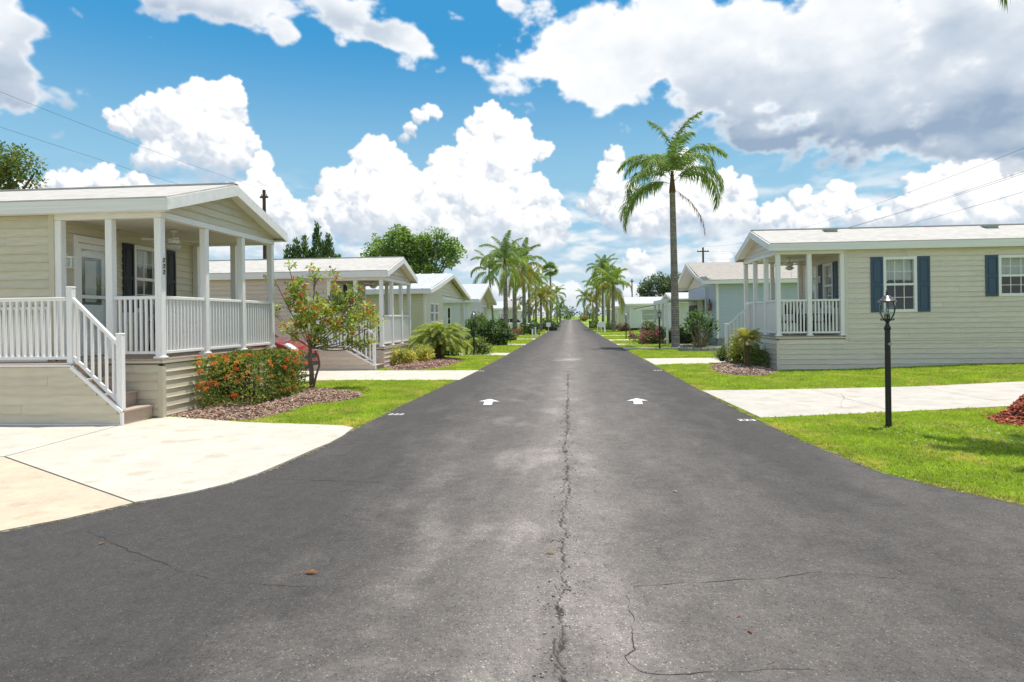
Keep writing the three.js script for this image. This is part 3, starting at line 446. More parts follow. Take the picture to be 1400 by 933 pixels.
// the sheathing of a wall, with its openings cut
function wallGeo(o, dir, u0, u1, y0, y1, holes, th = 0.09) {
  const s = new THREE.Shape([[u0, y0], [u1, y0], [u1, y1], [u0, y1]].map((q) => new THREE.Vector2(...q)));
  for (const [a, b, c, d] of holes) s.holes.push(new THREE.Path([[a, c], [a, d], [b, d], [b, c]].map((q) => new THREE.Vector2(...q))));
  const g = new THREE.ExtrudeGeometry(s, { depth: th, bevelEnabled: false }); g.translate(0, 0, -th); g.rotateY(rotFor(dir[0], dir[1])); g.translate(o[0], 0, o[1]); return g;
}
// a double-hung window: u0..u1, y0..y1 on the wall
function windowUnit(house, o, dir, [u0, u1, y0, y1], { cols = 3, rows = 2, lowGrid = true, curtain = 0.4, depth = 0.05 } = {}) {
  const w = group('window', house), th = rotFor(dir[0], dir[1]); w.position.set(o[0] + dir[1] * u0, y0, o[1] - dir[0] * u0); w.rotation.y = th;
  const W = u1 - u0, H = y1 - y0, f = 0.05, hm = H / 2;
  const fr = [bx(-0.03, f, -0.03, H + 0.03, -0.06, 0.035), bx(W - f, W + 0.03, -0.03, H + 0.03, -0.06, 0.035), bx(f, W - f, -0.03, f, -0.06, 0.04), bx(f, W - f, H - f, H + 0.03, -0.06, 0.035)];
  part('window_frame', merge(fr), M.white, w);
  part('sash_rail', bx(f, W - f, hm - 0.03, hm + 0.03, -0.05, 0.015), M.white, w);
  const mu = [];
  for (const [a, b, on] of [[hm + 0.03, H - f, true], [f, hm - 0.03, lowGrid]]) if (on) { for (let i = 1; i < cols; i++) { const x = lerp(f, W - f, i / cols); mu.push(bx(x - 0.008, x + 0.008, a, b, -0.036, -0.016)); } for (let i = 1; i < rows; i++) { const y = lerp(a, b, i / rows); mu.push(bx(f, W - f, y - 0.008, y + 0.008, -0.034, -0.018)); } }
  if (mu.length) part('muntins', merge(mu), M.white, w);
  for (const [a, b, z] of [[hm, H - f, -0.026], [f, hm, -0.03]]) { const g = new THREE.PlaneGeometry(W - 2 * f, b - a); g.translate(W / 2, (a + b) / 2, z); part('pane', g, M.glass, w); }
  if (curtain) { const n = 40, P = [], I = [], yy = H * (1 - curtain); for (let i = 0; i <= n; i++) { const x = lerp(0, W, i / n), z = -0.12 + Math.sin(i * 1.1) * 0.014 + noise2(i * 0.4, y0) * 0.014; P.push(x, yy + noise2(i * 0.25, 9 + y0) * 0.03, z, x, H, z * 1.0); if (i) { const c = i * 2; I.push(c - 2, c, c - 1, c, c + 1, c - 1); } } const g = new THREE.BufferGeometry(); g.setAttribute('position', new THREE.Float32BufferAttribute(P, 3)); g.setIndex(I); g.computeVertexNormals(); part('curtain', g, M.curtain, w); }
  return w;
}
function shutter(house, o, dir, u0, u1, y0, y1, mat) {
  const W = u1 - u0, H = y1 - y0, th = rotFor(dir[0], dir[1]), l = [bx(0, 0.05, 0, H, 0, 0.03), bx(W - 0.05, W, 0, H, 0, 0.03)];
  for (const [a, b] of [[0, 0.07], [H * 0.5 - 0.035, H * 0.5 + 0.035], [H - 0.07, H]]) l.push(bx(0.05, W - 0.05, a, b, 0, 0.03));
  l.push(bx(0.05, W - 0.05, 0.07, H - 0.07, 0, 0.014)); for (const [a, b] of [[0.1, H * 0.5 - 0.065], [H * 0.5 + 0.065, H - 0.1]]) l.push(bx(0.08, W - 0.08, a, b, 0.01, 0.024));
  const m = part('shutter', merge(l), mat, house); m.position.set(o[0] + dir[1] * u0 + dir[0] * 0.018, y0, o[1] - dir[0] * u0 + dir[1] * 0.018); m.rotation.y = th;
}
// a railing between two points at deck level: rails and balusters
function railing(house, a, b, y, h, { n, post = 0.07 } = {}) {
  const g = group('railing', house), d = b.clone().sub(a), L = d.length(), N = n ?? Math.max(2, Math.round(L / 0.112)), dir = d.clone().divideScalar(L); g.position.set(a.x, y, a.z); g.rotation.y = Math.atan2(-dir.z, dir.x);
  const tr = part('top_rail', boxGeo(L - post, 0.06, 0.075, 0.012), M.white, g); tr.position.set(L / 2, h, 0);
  const br = part('bottom_rail', boxGeo(L - post, 0.05, 0.05, 0.008), M.white, g); br.position.set(L / 2, 0.1, 0);
  for (let i = 1; i < N; i++) { const m = part('baluster', boxGeo(0.036, h - 0.12, 0.036), M.white, g); m.position.set(lerp(post / 2, L - post / 2, i / N), (h + 0.1) / 2 + 0.01, 0); }
  return g;
}
// A park home with its gable and porch to the road. s: +1 on the right of the road, -1 on the left; a: metres from the front inwards, b: metres from the near side away from the camera.
function parkHome({ label, name = 'park_home', s, x0, zN, W, L, deck = 1, tones, shutterMat = M.blackShutter, roofMat = M.shingle, nearWindows = [], door, porchWindow, aw = 1.92, nearBays, farBays = [[0, 0.95], [0.95, 1.86]], frontPosts, vents = [], pitchRise = 0.66, ph = 2.37 }) {
  const h = thing(name, label, 'house', [x0, 0, zN], 0, 'houses along the road'), P = (a, y, b) => V3(s * a, y, -b);
  const d = deck, top = d + ph, eave = d + ph + 0.29, ridge = eave + pitchRise, near = [0, 1], front = [-s, 0], far = [0, -1], back = [s, 0];
  const B = (n, a0, a1, y0, y1, b0, b1, m, r, par = h) => box(n, par, Math.min(s * a0, s * a1), Math.max(s * a0, s * a1), y0, y1, Math.min(-b0, -b1), Math.max(-b0, -b1), m, r);
  // u along a wall runs to the right as seen from outside: near wall from its left end
  const nearO = s > 0 ? [0, 0] : [-L, 0], uN = (a) => s > 0 ? a : L - a;                       // near wall: outward +z
  const frontO = s > 0 ? [0, -W] : [0, 0], uF = (b) => s > 0 ? W - b : b;                        // front wall: outward -s x
  const ends = (f, p, q) => [Math.min(f(p), f(q)), Math.max(f(p), f(q))];
  const landY = 0.0;
  // skirts
  for (const [nm, o, dir, u0, u1] of [['skirt', nearO, near, ...ends(uN, 0, L)], ['skirt', frontO, front, ...ends(uF, 0, W)]]) {
    const w = part(nm, wallGeo(o, dir, u0, u1, -0.05, d - 0.1, [], 0.06), tones[0], h);
    siding(w, o, dir, 0.03, d - 0.12, cut(u0 + 0.07, u1 - 0.07, []), tones, 0.146, 'siding_board');
  }
  B('skirt_far', 0, L, -0.05, d - 0.1, W - 0.06, W, tones[0]);
  // body
  const holesN = nearWindows.map(([a0, a1, y0, y1]) => [...ends(uN, a0, a1), y0, y1]);
  const wn = part('wall', wallGeo(nearO, near, ...ends(uN, aw, L), d - 0.1, top + 0.1, holesN), tones[0], h);
  siding(wn, nearO, near, d - 0.1, top + 0.1, cut(...ends(uN, aw + 0.08, L), holesN), tones);
  const porchO = s > 0 ? [s * aw, -W] : [s * aw, 0], holesP = [];
  if (door) holesP.push([...ends(uF, door[0], door[1]), d + 0.03, d + 2.12]);
  if (porchWindow) holesP.push([...ends(uF, porchWindow[0], porchWindow[1]), porchWindow[2], porchWindow[3]]);
  const wp = part('wall', wallGeo(porchO, front, ...ends(uF, 0.09, W - 0.09), d - 0.1, top + 0.1, holesP), tones[0], h);
  siding(wp, porchO, front, d, top + 0.1, cut(...ends(uF, 0.09, W - 0.09), holesP), tones);
  B('wall', aw, L, d - 0.1, top + 0.1, W - 0.09, W, tones[0]); B('wall', L - 0.09, L, d - 0.1, top + 0.1, 0.09, W - 0.09, tones[0]);
  B('belly_band', aw + 0.08, L, d - 0.15, d - 0.1, -0.04, 0, tones[2]);
  B('corner_trim', aw - 0.02, aw + 0.08, d - 0.12, top + 0.1, -0.025, 0.0, tones[1], 0.004);
  B('corner_trim', -0.022, 0.07, 0, d - 0.12, -0.022, 0.0, tones[1], 0.004); B('corner_trim', -0.024, 0, 0, d - 0.12, 0.0, 0.07, tones[1], 0.004);
  B('floor', 0.02, L, d - 0.2, d - 0.03, 0.07, W - 0.07, M.inside); B('ceiling_slab', aw, L, top + 0.06, top + 0.1, 0.1, W - 0.1, M.inside);
  // deck boards run along the front
  for (let i = 0, n = Math.floor(aw / 0.145); i < n; i++) B('deck_board', i * 0.145 - 0.03, i * 0.145 + 0.11, d - 0.03, d, -0.04, W + 0.02, M.tread);
  B('deck_rim', -0.035, -0.006, d - 0.075, d - 0.034, -0.03, W, tones[2]); B('deck_rim', 0, aw, d - 0.075, d - 0.034, -0.035, -0.006, tones[2]);
  // posts, beams, ceiling
  const fp = frontPosts ?? [0.055, W * 0.335, W * 0.665, W - 0.055], ps = [[0.055, fp[0]], [0.055, fp[1]], [0.055, fp[2]], [0.055, fp[3]], [0.93, 0.055], [aw - 0.075, 0.055], [0.93, W - 0.055], [aw - 0.075, W - 0.055]];
  for (const [a, b] of ps) { const p = part('post', boxGeo(0.125, top - d, 0.125, 0.012), M.white, h); p.position.copy(P(a, (top + d) / 2, b)); const q = part('post_base', boxGeo(0.175, 0.04, 0.175, 0.014), M.white, p); q.position.y = -(top - d) / 2 + 0.02; }
  B('beam', -0.02, aw, top, top + 0.1, -0.012, 0.115, M.trim); B('beam', -0.02, 0.115, top, top + 0.1, 0.115, W - 0.115, M.trim); B('beam', -0.02, aw, top, top + 0.1, W - 0.115, W, M.trim);
  B('porch_ceiling', 0.1, aw - 0.02, top + 0.06, top + 0.075, 0.1, W - 0.1, M.ceiling);
  // railings
  const fr2 = fp.map((b) => P(0.055, 0, b)); for (let i = 0; i < 3; i++) railing(h, fr2[i], fr2[i + 1], d, 1.03, { post: 0.125 });
  for (const [a0, a1] of nearBays) railing(h, P(a0 + 0.0, 0, 0.055), P(a1, 0, 0.055), d, 1.03, { post: 0.125 });
  for (const [a0, a1] of farBays) railing(h, P(a0, 0, W - 0.055), P(a1, 0, W - 0.055), d, 1.03, { post: 0.125 });
  // gable
  const ov = 0.16, fo = 0.22, slope = (ridge - eave) / (W / 2 + ov), gz = (b) => eave - 0.06 + slope * (Math.min(b, W - b) + ov);
  const gs = new THREE.Shape([[0, top + 0.1], [W, top + 0.1], [W, gz(W) - 0.02], [W / 2, gz(W / 2) - 0.02], [0, gz(0) - 0.02]].map((q) => new THREE.Vector2(...q))), gg = new THREE.ExtrudeGeometry(gs, { depth: 0.06, bevelEnabled: false });
  gg.translate(0, 0, -0.06); gg.rotateY(rotFor(front[0], front[1])); gg.translate(s * 0.02 + (s > 0 ? 0 : 0), 0, s > 0 ? -W : 0);
  const gw = part('gable_wall', gg, tones[0], h);
  siding(gw, [s * 0.02, frontO[1]], front, top + 0.1, ridge - 0.1, (y) => { const e = (y - eave + 0.1) / slope - ov; return e < W / 2 - 0.05 ? [[Math.max(0, e + 0.06), W - Math.max(0, e + 0.06)]] : []; }, tones);
  B('frieze', 0, L, top + 0.1, eave - 0.03, 0, 0.05, tones[1]);
  // roof: two slopes, ridge cap, fascia, rake boards, soffits
  const rf = group('roof', h), len = L + fo * 2, half = Math.hypot(W / 2 + ov, ridge - eave), ang = Math.atan2(ridge - eave, W / 2 + ov);
  for (const k of [1, -1]) { const g = new THREE.BoxGeometry(len, 0.03, half + 0.03), p = g.attributes.position, u = g.attributes.uv; for (let i = 0; i < p.count; i++) u.setXY(i, p.getX(i), p.getZ(i)); const m = part('roof_slope', g, roofMat, rf); m.position.copy(P(L / 2, (ridge + eave) / 2 + 0.018, W / 2 - k * (W / 2 + ov) / 2)); m.rotation.x = k * ang; }
  part('ridge_cap', barGeo(P(-fo, ridge + 0.028, W / 2), P(L + fo, ridge + 0.028, W / 2), 0.2, 0.03), roofMat, rf);
  B('fascia', -fo, L + fo, eave - 0.2, eave + 0.0, -ov - 0.03, -ov, M.trim, 0, rf); B('fascia', -fo, L + fo, eave - 0.2, eave + 0.0, W + ov, W + ov + 0.03, M.trim, 0, rf);
  B('soffit', -fo + 0.03, L + fo, eave - 0.2, eave - 0.185, -ov, -0.02, M.trim, 0, rf); B('soffit', -fo + 0.03, L + fo, eave - 0.2, eave - 0.185, W + 0.02, W + ov, M.trim, 0, rf);
  for (const k of [0, 1]) { // rake boards on the gable end and the sloping soffit behind them
    const b0 = k ? W + ov + 0.03 : -ov - 0.03, sh = new THREE.Shape([[b0, eave - 0.2], [W / 2, ridge - 0.205], [W / 2, ridge + 0.0], [b0, eave + 0.0]].map(([b, y]) => new THREE.Vector2(b, y))), g = new THREE.ExtrudeGeometry(sh, { depth: 0.032, bevelEnabled: false });
    g.rotateY(Math.PI / 2); g.translate(s * -fo - (s > 0 ? 0.034 : -0.002), 0, 0); part('rake_board', g, M.trim, rf);
    const q = part('rake_soffit', barGeo(P(0.0, 0, 0), P(0, 0, 0.001), 0.01, 0.01), M.trim, rf); q.geometry = new THREE.BoxGeometry(fo + 0.0, 0.014, half - 0.05); q.position.copy(P(-fo / 2 + 0.01, (ridge + eave) / 2 - 0.155, W / 2 - (k ? -1 : 1) * (W / 2 + ov) / 2)); q.rotation.x = (k ? -1 : 1) * ang;
  }
  vents.forEach((a) => { const m = part('roof_vent', merge([bx(-0.2, 0.2, 0.05, 0.09, -0.16, 0.16), bx(-0.16, 0.16, -0.04, 0.05, -0.13, 0.13)]), M.galv, rf); m.position.copy(P(a, ridge - 0.1, W / 2 - 0.4)); m.rotation.x = ang * 0.4; });
  // openings
  nearWindows.forEach(([a0, a1, y0, y1, opt, sh]) => { const [u0, u1] = ends(uN, a0, a1); windowUnit(h, nearO, near, [u0, u1, y0, y1], opt); for (const k of sh ?? [-1, 1]) shutter(h, nearO, near, k < 0 ? u0 - 0.035 - 0.34 : u1 + 0.035, k < 0 ? u0 - 0.035 : u1 + 0.375, y0 - 0.03, y1 + 0.03, shutterMat); });
  if (porchWindow) { const [u0, u1] = ends(uF, porchWindow[0], porchWindow[1]); windowUnit(h, porchO, front, [u0, u1, porchWindow[2], porchWindow[3]], { cols: 3, rows: 2, curtain: 0.3 }); shutter(h, porchO, front, u0 - 0.36, u0 - 0.035, porchWindow[2] - 0.03, porchWindow[3] + 0.03, shutterMat); shutter(h, porchO, front, u1 + 0.035, u1 + 0.36, porchWindow[2] - 0.03, porchWindow[3] + 0.03, shutterMat); }
  if (door) {
    const [u0, u1] = ends(uF, door[0], door[1]), g = group('storm_door', h); g.position.set(porchO[0] + front[1] * u0, d, porchO[1] - front[0] * u0); g.rotation.y = rotFor(front[0], front[1]);
    const DW = u1 - u0, H2 = 2.12;
    part('door_frame', merge([bx(-0.05, 0.05, 0, H2 + 0.06, -0.08, 0.04), bx(DW - 0.05, DW + 0.05, 0, H2 + 0.06, -0.08, 0.04), bx(0.05, DW - 0.05, H2 - 0.06, H2 + 0.06, -0.08, 0.04)]), M.white, g);
    part('door_rails', merge([bx(0.06, 0.14, 0.02, H2 - 0.07, 0, 0.03), bx(DW - 0.14, DW - 0.06, 0.02, H2 - 0.07, 0, 0.03), bx(0.14, DW - 0.14, H2 - 0.17, H2 - 0.07, 0, 0.03), bx(0.14, DW - 0.14, 1.06, 1.12, 0, 0.03), bx(0.14, DW - 0.14, 0.02, 0.5, 0.004, 0.024)]), M.white, g);
    for (const [a, b] of [[1.12, H2 - 0.17], [0.5, 1.06]]) { const pg = new THREE.PlaneGeometry(DW - 0.28, b - a); pg.translate(DW / 2, (a + b) / 2, 0.012); part('pane', pg, M.glass, g); }
    part('inner_door', merge([bx(0.05, DW - 0.05, 0, 0.95, -0.08, -0.045), bx(0.05, 0.2, 0.95, H2 - 0.06, -0.08, -0.045), bx(DW - 0.2, DW - 0.05, 0.95, H2 - 0.06, -0.08, -0.045), bx(0.2, DW - 0.2, H2 - 0.3, H2 - 0.06, -0.08, -0.045)]), M.white, g);
    part('door_window', bx(0.2, DW - 0.2, 0.95, H2 - 0.3, -0.078, -0.07), M.doorGlass, g); part('door_curtain', merge([bx(0.34, DW - 0.34, 1.0, H2 - 0.36, -0.068, -0.062)]), M.curtain, g);
    part('door_handle', merge([bx(DW - 0.12, DW - 0.09, 0.98, 1.12, 0.03, 0.06), bx(DW - 0.125, DW - 0.085, 1.0, 1.02, 0.028, 0.045)]), M.dark, g);
    const lx = -0.42, lp = group('wall_lamp', h); lp.position.copy(g.position).add(V3(front[1] * (s > 0 ? DW + 0.3 : lx + 0.12), 1.72, -front[0] * (s > 0 ? DW + 0.3 : lx + 0.12))); lp.rotation.y = g.rotation.y;
    part('lamp_plate', boxGeo(0.2, 0.22, 0.03, 0.008), M.white, lp).position.z = 0.03; const arm = part('lamp_arm', new THREE.CylinderGeometry(0.045, 0.045, 0.08, 12), M.trim, lp); arm.rotation.x = Math.PI / 2; arm.position.z = 0.08;
    part('lamp_glass', boxGeo(0.13, 0.15, 0.13, 0.01), M.glass, lp).position.set(0, -0.06, 0.17); part('lamp_cage', merge([bx(-0.075, 0.075, 0.02, 0.04, 0.095, 0.245), bx(-0.07, -0.06, -0.14, 0.02, 0.1, 0.11), bx(0.06, 0.07, -0.14, 0.02, 0.1, 0.11), bx(-0.07, -0.06, -0.14, 0.02, 0.23, 0.24), bx(0.06, 0.07, -0.14, 0.02, 0.23, 0.24), bx(-0.07, 0.07, -0.15, -0.14, 0.1, 0.24)]), M.trim, lp);
  }
  return { h, P, B, d, s };
}
// steps on the near side that climb towards the house, with a landing, skirt and sloping handrail
function sideSteps({ h, P, B, d, s }, tones, { aTop, aBot, b0, b1, aEnd, n = 4 }) {
  const st = group('steps', h), tr = (aTop - aBot) / (n - 1), ri = d * 0.965 / n, top = d * 0.965;
  for (let i = 0; i < n - 1; i++) { const y = ri * (i + 1), a = aBot + tr * i; B('riser', a, a + 0.025, y - ri, y - 0.03, b0 + 0.03, b1 - 0.02, M.tread, 0, st); B('tread', a - 0.03, a + tr + 0.03, y - 0.032, y, b0 + 0.015, b1 - 0.012, M.tread, 0.006, st); }
  B('riser', aTop, aTop + 0.025, top - ri, top - 0.03, b0 + 0.03, b1 - 0.02, M.tread, 0, st);
  for (let i = 0, k = Math.floor((b1 - b0) / 0.14); i < k; i++) B('landing_board', aTop - 0.03, aEnd, top - 0.03, top, b0 + i * 0.14, b0 + i * 0.14 + 0.135, M.tread, 0, st);
  const sk = group('steps_skirt', h), o = s > 0 ? [s * aBot, -b0 - 0.0] : [s * aEnd, -b0];
  const lim = (y) => y < ri * 1.05 ? aBot : Math.min(aTop, aBot + (y - ri * 1.05) / (top - ri * 1.05) * (aTop - aBot));
  const spans = (y) => { const a = lim(y + 0.04) + 0.03; return [s > 0 ? [a - aBot, aEnd - aBot] : [0, aEnd - a]]; };
  const shp = new THREE.Shape([[aBot, 0], [aEnd, 0], [aEnd, top - 0.04], [aTop, top - 0.04], [aBot, ri]].map(([a, y]) => new THREE.Vector2(s * a, y))), sg = new THREE.ExtrudeGeometry(shp, { depth: 0.03, bevelEnabled: false }); sg.translate(0, 0, -b0 - 0.03);
  part('skirt_panel', sg, tones[0], sk); siding(sk, o, [0, 1], 0.03, top - 0.03, spans, tones);
  part('skirt_trim', merge([bx(s * aBot - 0.022, s * aBot + 0.022, 0, ri - 0.033, -b0 - 0.01, -b0 + 0.026), bx(s * aTop, s * aEnd, top - 0.034, top - 0.004, -b0 + 0.002, -b0 + 0.034), barGeo(P(aTop, top - 0.04, b0 - 0.02), P(aBot, ri - 0.02, b0 - 0.02), 0.034, 0.05), bx(s * aBot, s * aEnd, 0.0, 0.035, -b0, -b0 + 0.022)]), M.white, sk);
  const hr = group('stair_railing', h), za = b0 + 0.06, pa = P(aTop + 0.05, 0, za), pb = P(aBot + 0.06, 0, za), h1 = 1.2, yb = ri;
  const posts = [[pa.x, top, top + h1, pa.z], [pb.x, yb, yb + 1.18, pb.z], [P(aEnd - 0.35, 0, za).x, top, top + h1, pa.z]];
  for (const [x, y0, y1, z] of posts) { const m = part('newel_post', boxGeo(0.095, y1 - y0, 0.095, 0.01), M.white, hr); m.position.set(x, (y0 + y1) / 2, z); part('post_cap', boxGeo(0.105, 0.03, 0.105, 0.012), M.white, m).position.y = (y1 - y0) / 2 + 0.012; }
  const ya = top + 1.06, yb2 = yb + 1.0;
  part('hand_rail', barGeo(V3(pa.x, ya, pa.z), V3(pb.x, yb2, pb.z), 0.06, 0.05), M.white, hr); part('bottom_rail', barGeo(V3(pa.x, top + 0.14, pa.z), V3(pb.x, yb + 0.09, pb.z), 0.045, 0.045), M.white, hr);
  for (let i = 1; i < 7; i++) { const t = i / 7, x = lerp(pa.x, pb.x, t), y0 = lerp(top + 0.14, yb + 0.09, t), y1 = lerp(ya, yb2, t); const m = part('baluster', boxGeo(0.034, mm(y1 - y0), 0.034), M.white, hr); m.position.set(x, (y0 + y1) / 2, pa.z); }
  railing(h, V3(posts[2][0], 0, pa.z), V3(pa.x, 0, pa.z), top, 1.03, { post: 0.095 });
}
const L1 = parkHome({ label: 'sage green park home with white porch posts beside the red flowered tree', s: -1, x0: -6.83, zN: -10.47, W: 4.22, L: 11, tones: M.sage, door: [0.46, 1.42], porchWindow: [2.05, 3.05, 1.85, 3.15], nearBays: [[0.055, 0.93]], nearWindows: [[5.5, 6.4, 1.7, 3.15, {}, []]] });
sideSteps(L1, M.sage, { aTop: 0.98, aBot: 0.15, b0: -0.79, b1: -0.03, aEnd: 3.2 });
{ // house number on the corner post
  const g = group('house_number', L1.h); '222'.split('').forEach((c, i) => { const t = new TextGeometry(c, { font: M.font, size: 0.075, depth: 0.008, curveSegments: 4 }); t.rotateY(Math.PI / 2); t.translate(0.0085 + -0.055 + 0.0625, 2.62 - i * 0.1, -0.03); part('digit', t, M.blackMetal, g); });
  // a spare length of rail stands against the wall behind the landing
}
const L2 = parkHome({ label: 'tan park home with white porch beside the yellow shrubs', s: -1, x0: -6.2, zN: -21.35, W: 3.85, L: 12, deck: 0.72, ph: 2.22, tones: M.tan, door: [0.5, 1.45], porchWindow: [2.0, 2.9, 1.5, 2.85], nearBays: [[0.055, 0.93]], nearWindows: [[5.2, 6.1, 1.35, 2.4, {}], [2.5, 3.1, 1.3, 2.4, {}, []]], pitchRise: 0.62 });
sideSteps(L2, M.tan, { aTop: 0.95, aBot: 0.0, b0: -0.85, b1: -0.03, aEnd: 2.25 });
const R1 = parkHome({ label: 'greige park home with navy shutters beside the concrete drive', s: 1, x0: 5.97, zN: -19.7, W: 3.6, L: 13, pitchRise: 0.62, tones: M.greige, shutterMat: M.navy, door: [2.2, 3.1], porchWindow: [0.85, 1.6, 1.85, 3.15], nearBays: [[0.055, 0.93], [0.93, 1.845]], farBays: [[0.93, 1.845]], nearWindows: [[2.98, 3.84, 1.69, 3.21, { curtain: 0.42 }], [6.08, 7.0, 2.1, 3.2, { curtain: 0.5 }]], vents: [2.05, 6.7] });
{ // short stair rail at the far end of the right-hand porch
  const g = group('stair_railing', R1.h), a = V3(-0.75, 0, -3.0), top = V3(0.05, 0, -3.1);
  const n = part('newel_post', boxGeo(0.09, 1.35, 0.09, 0.01), M.white, g); n.position.set(a.x, 0.675, a.z); const n2 = part('newel_post', boxGeo(0.09, 1.1, 0.09, 0.01), M.white, g); n2.position.set(-0.04, 1.45, a.z);
  part('hand_rail', barGeo(V3(a.x, 1.25, a.z), V3(0, 1.92, a.z), 0.05, 0.05), M.white, g); part('bottom_rail', barGeo(V3(a.x, 0.3, a.z), V3(0, 1.05, a.z), 0.04, 0.04), M.white, g);
  for (let i = 1; i < 6; i++) { const t = i / 6, y0 = lerp(0.3, 1.05, t), y1 = lerp(1.25, 1.92, t), m = part('baluster', boxGeo(0.034, mm(y1 - y0), 0.034), M.white, g); m.position.set(lerp(a.x, 0, t), (y0 + y1) / 2, a.z); }
  for (let i = 0; i < 4; i++) R1.B('tread', -0.8 + i * 0.2, -0.58 + i * 0.2, 0.2 * (i + 1) - 0.03, 0.2 * (i + 1), 2.98, 3.58, M.tread, 0, g);
}

// A plainer cottage: gable end to the road, siding as one lapped sheet per wall.
function cottage({ label, name = 'cottage', s, x0, zN, W, L, base = 0.5, eave = 2.8, ridge = 3.8, tones, roofMat = M.metalRoof, skirtMat, near = [], front = [], enclosed, carDepth = 3, ov = 0.3, fo = 0.5, pitch = 0.13, doorAt, seams = 0, flare = 0, gableMat, backWall, y = 0 }) {
  const h = thing(name, label, 'house', [x0, y, zN], 0, 'houses along the road'), P = (a, yy, b) => V3(s * a, yy, -b);
  const B = (n, a0, a1, y0, y1, b0, b1, m, par = h) => box(n, par, Math.min(s * a0, s * a1), Math.max(s * a0, s * a1), y0, y1, Math.min(-b0, -b1), Math.max(-b0, -b1), m);
  const E = enclosed ?? W, nearO = s > 0 ? [0, 0] : [-L, 0], uN = (a) => s > 0 ? a : L - a, frontO = s > 0 ? [0, -E] : [0, 0], uF = (b) => s > 0 ? E - b : b, ends = (f, p, q) => [Math.min(f(p), f(q)), Math.max(f(p), f(q))], fd = [-s, 0];
  B('skirt', 0.02, L - 0.02, -0.3, base, 0.02, E - 0.02, skirtMat ?? tones[1]);
  const hn = near.map(([a0, a1, y0, y1]) => [...ends(uN, a0, a1), y0, y1]), hf = front.map(([b0, b1, y0, y1]) => [...ends(uF, b0, b1), y0, y1]);
  const wn = part('wall', wallGeo(nearO, [0, 1], ...ends(uN, 0, L), base, eave, hn), tones[0], h), ln = []; siding(null, nearO, [0, 1], base, eave, cut(...ends(uN, 0.06, L), hn), tones, pitch, '', ln); part('siding', merge(ln), tones[0], wn);
  const wf = part('wall', wallGeo(frontO, fd, 0.09, E - 0.09, base, eave, hf), tones[0], h), lf = []; siding(null, frontO, fd, base, eave, cut(0.06, E - 0.06, hf), tones, pitch, '', lf); part('siding', merge(lf), tones[0], wf);
  B('wall', 0, L, base, eave, E - 0.09, E, tones[0]); B('wall', L - 0.09, L, base, eave, 0.09, E - 0.09, tones[0]); B('ceiling_slab', 0.1, L - 0.1, eave - 0.05, eave, 0.1, W - 0.1, M.inside); B('floor', 0.1, L - 0.1, base, base + 0.05, 0.1, E - 0.1, M.inside);
  B('corner_trim', -0.04, 0.07, base - 0.02, eave, -0.04, 0.07, M.trim);
  near.forEach(([a0, a1, y0, y1, o]) => windowUnit(h, nearO, [0, 1], [...ends(uN, a0, a1), y0, y1], o ?? { cols: 2, rows: 2 })); front.forEach(([b0, b1, y0, y1, o]) => windowUnit(h, frontO, fd, [...ends(uF, b0, b1), y0, y1], o ?? { cols: 2, rows: 1 }));
  if (E < W) { // carport beside the body, open to the road
    B('carport_wall', carDepth, carDepth + 0.09, 0, eave, E, W, tones[2]); B('shed_door', carDepth - 0.03, carDepth, 0.05, 2.15, E + 0.4, E + 2.6, M.white); B('carport_slab', -0.4, carDepth, -0.05, 0.02, E, W, M.concreteGrey);
    for (const a of [0.1, carDepth - 0.2]) { const p = part('carport_post', boxGeo(0.2, eave - 0.1, 0.2, 0.01), M.trim, h); p.position.copy(P(a, (eave - 0.1) / 2, W - 0.15)); }
    B('carport_beam', 0, 0.16, eave - 0.22, eave - 0.02, E, W, M.trim);
  }
  const rf = group('roof', h), slope = (ridge - eave) / (W / 2 + ov), half = Math.hypot(W / 2 + ov, ridge - eave), ang = Math.atan2(ridge - eave, W / 2 + ov), len = L + fo * 2;
  for (const k of [1, -1]) { const g = new THREE.BoxGeometry(len, 0.04, half + 0.03), p = g.attributes.position, u = g.attributes.uv; for (let i = 0; i < p.count; i++) u.setXY(i, p.getX(i), p.getZ(i)); const m = part('roof_slope', g, roofMat, rf); m.position.copy(P(L / 2, (ridge + eave) / 2 + 0.14, W / 2 - k * (W / 2 + ov) / 2)); m.rotation.x = k * ang;
    for (let q = 0; q < seams; q++) { const r = part('roof_seam', new THREE.BoxGeometry(0.03, 0.035, half + 0.03), M.trim, rf); r.position.copy(m.position).add(V3(lerp(-len / 2, len / 2, (q + 0.5) / seams), 0.035, 0)); r.rotation.x = k * ang; } }
  B('fascia', -fo, L + fo, eave - 0.06, eave + 0.12, -ov - 0.03, -ov, M.trim, rf); B('fascia', -fo, L + fo, eave - 0.06, eave + 0.12, W + ov, W + ov + 0.03, M.trim, rf); B('soffit', -fo + 0.04, L + fo, eave - 0.03, eave - 0.01, -ov, -0.005, M.trim, rf);
  const gs = new THREE.Shape([[0, eave], [W, eave], [W, eave + slope * ov], [W / 2, ridge - 0.02], [0, eave + slope * ov]].map((q) => new THREE.Vector2(...q))), gg = new THREE.ExtrudeGeometry(gs, { depth: 0.06, bevelEnabled: false }); gg.translate(0, 0, -0.06); gg.rotateY(rotFor(fd[0], fd[1])); gg.translate(s * 0.005, 0, s > 0 ? -W : 0);
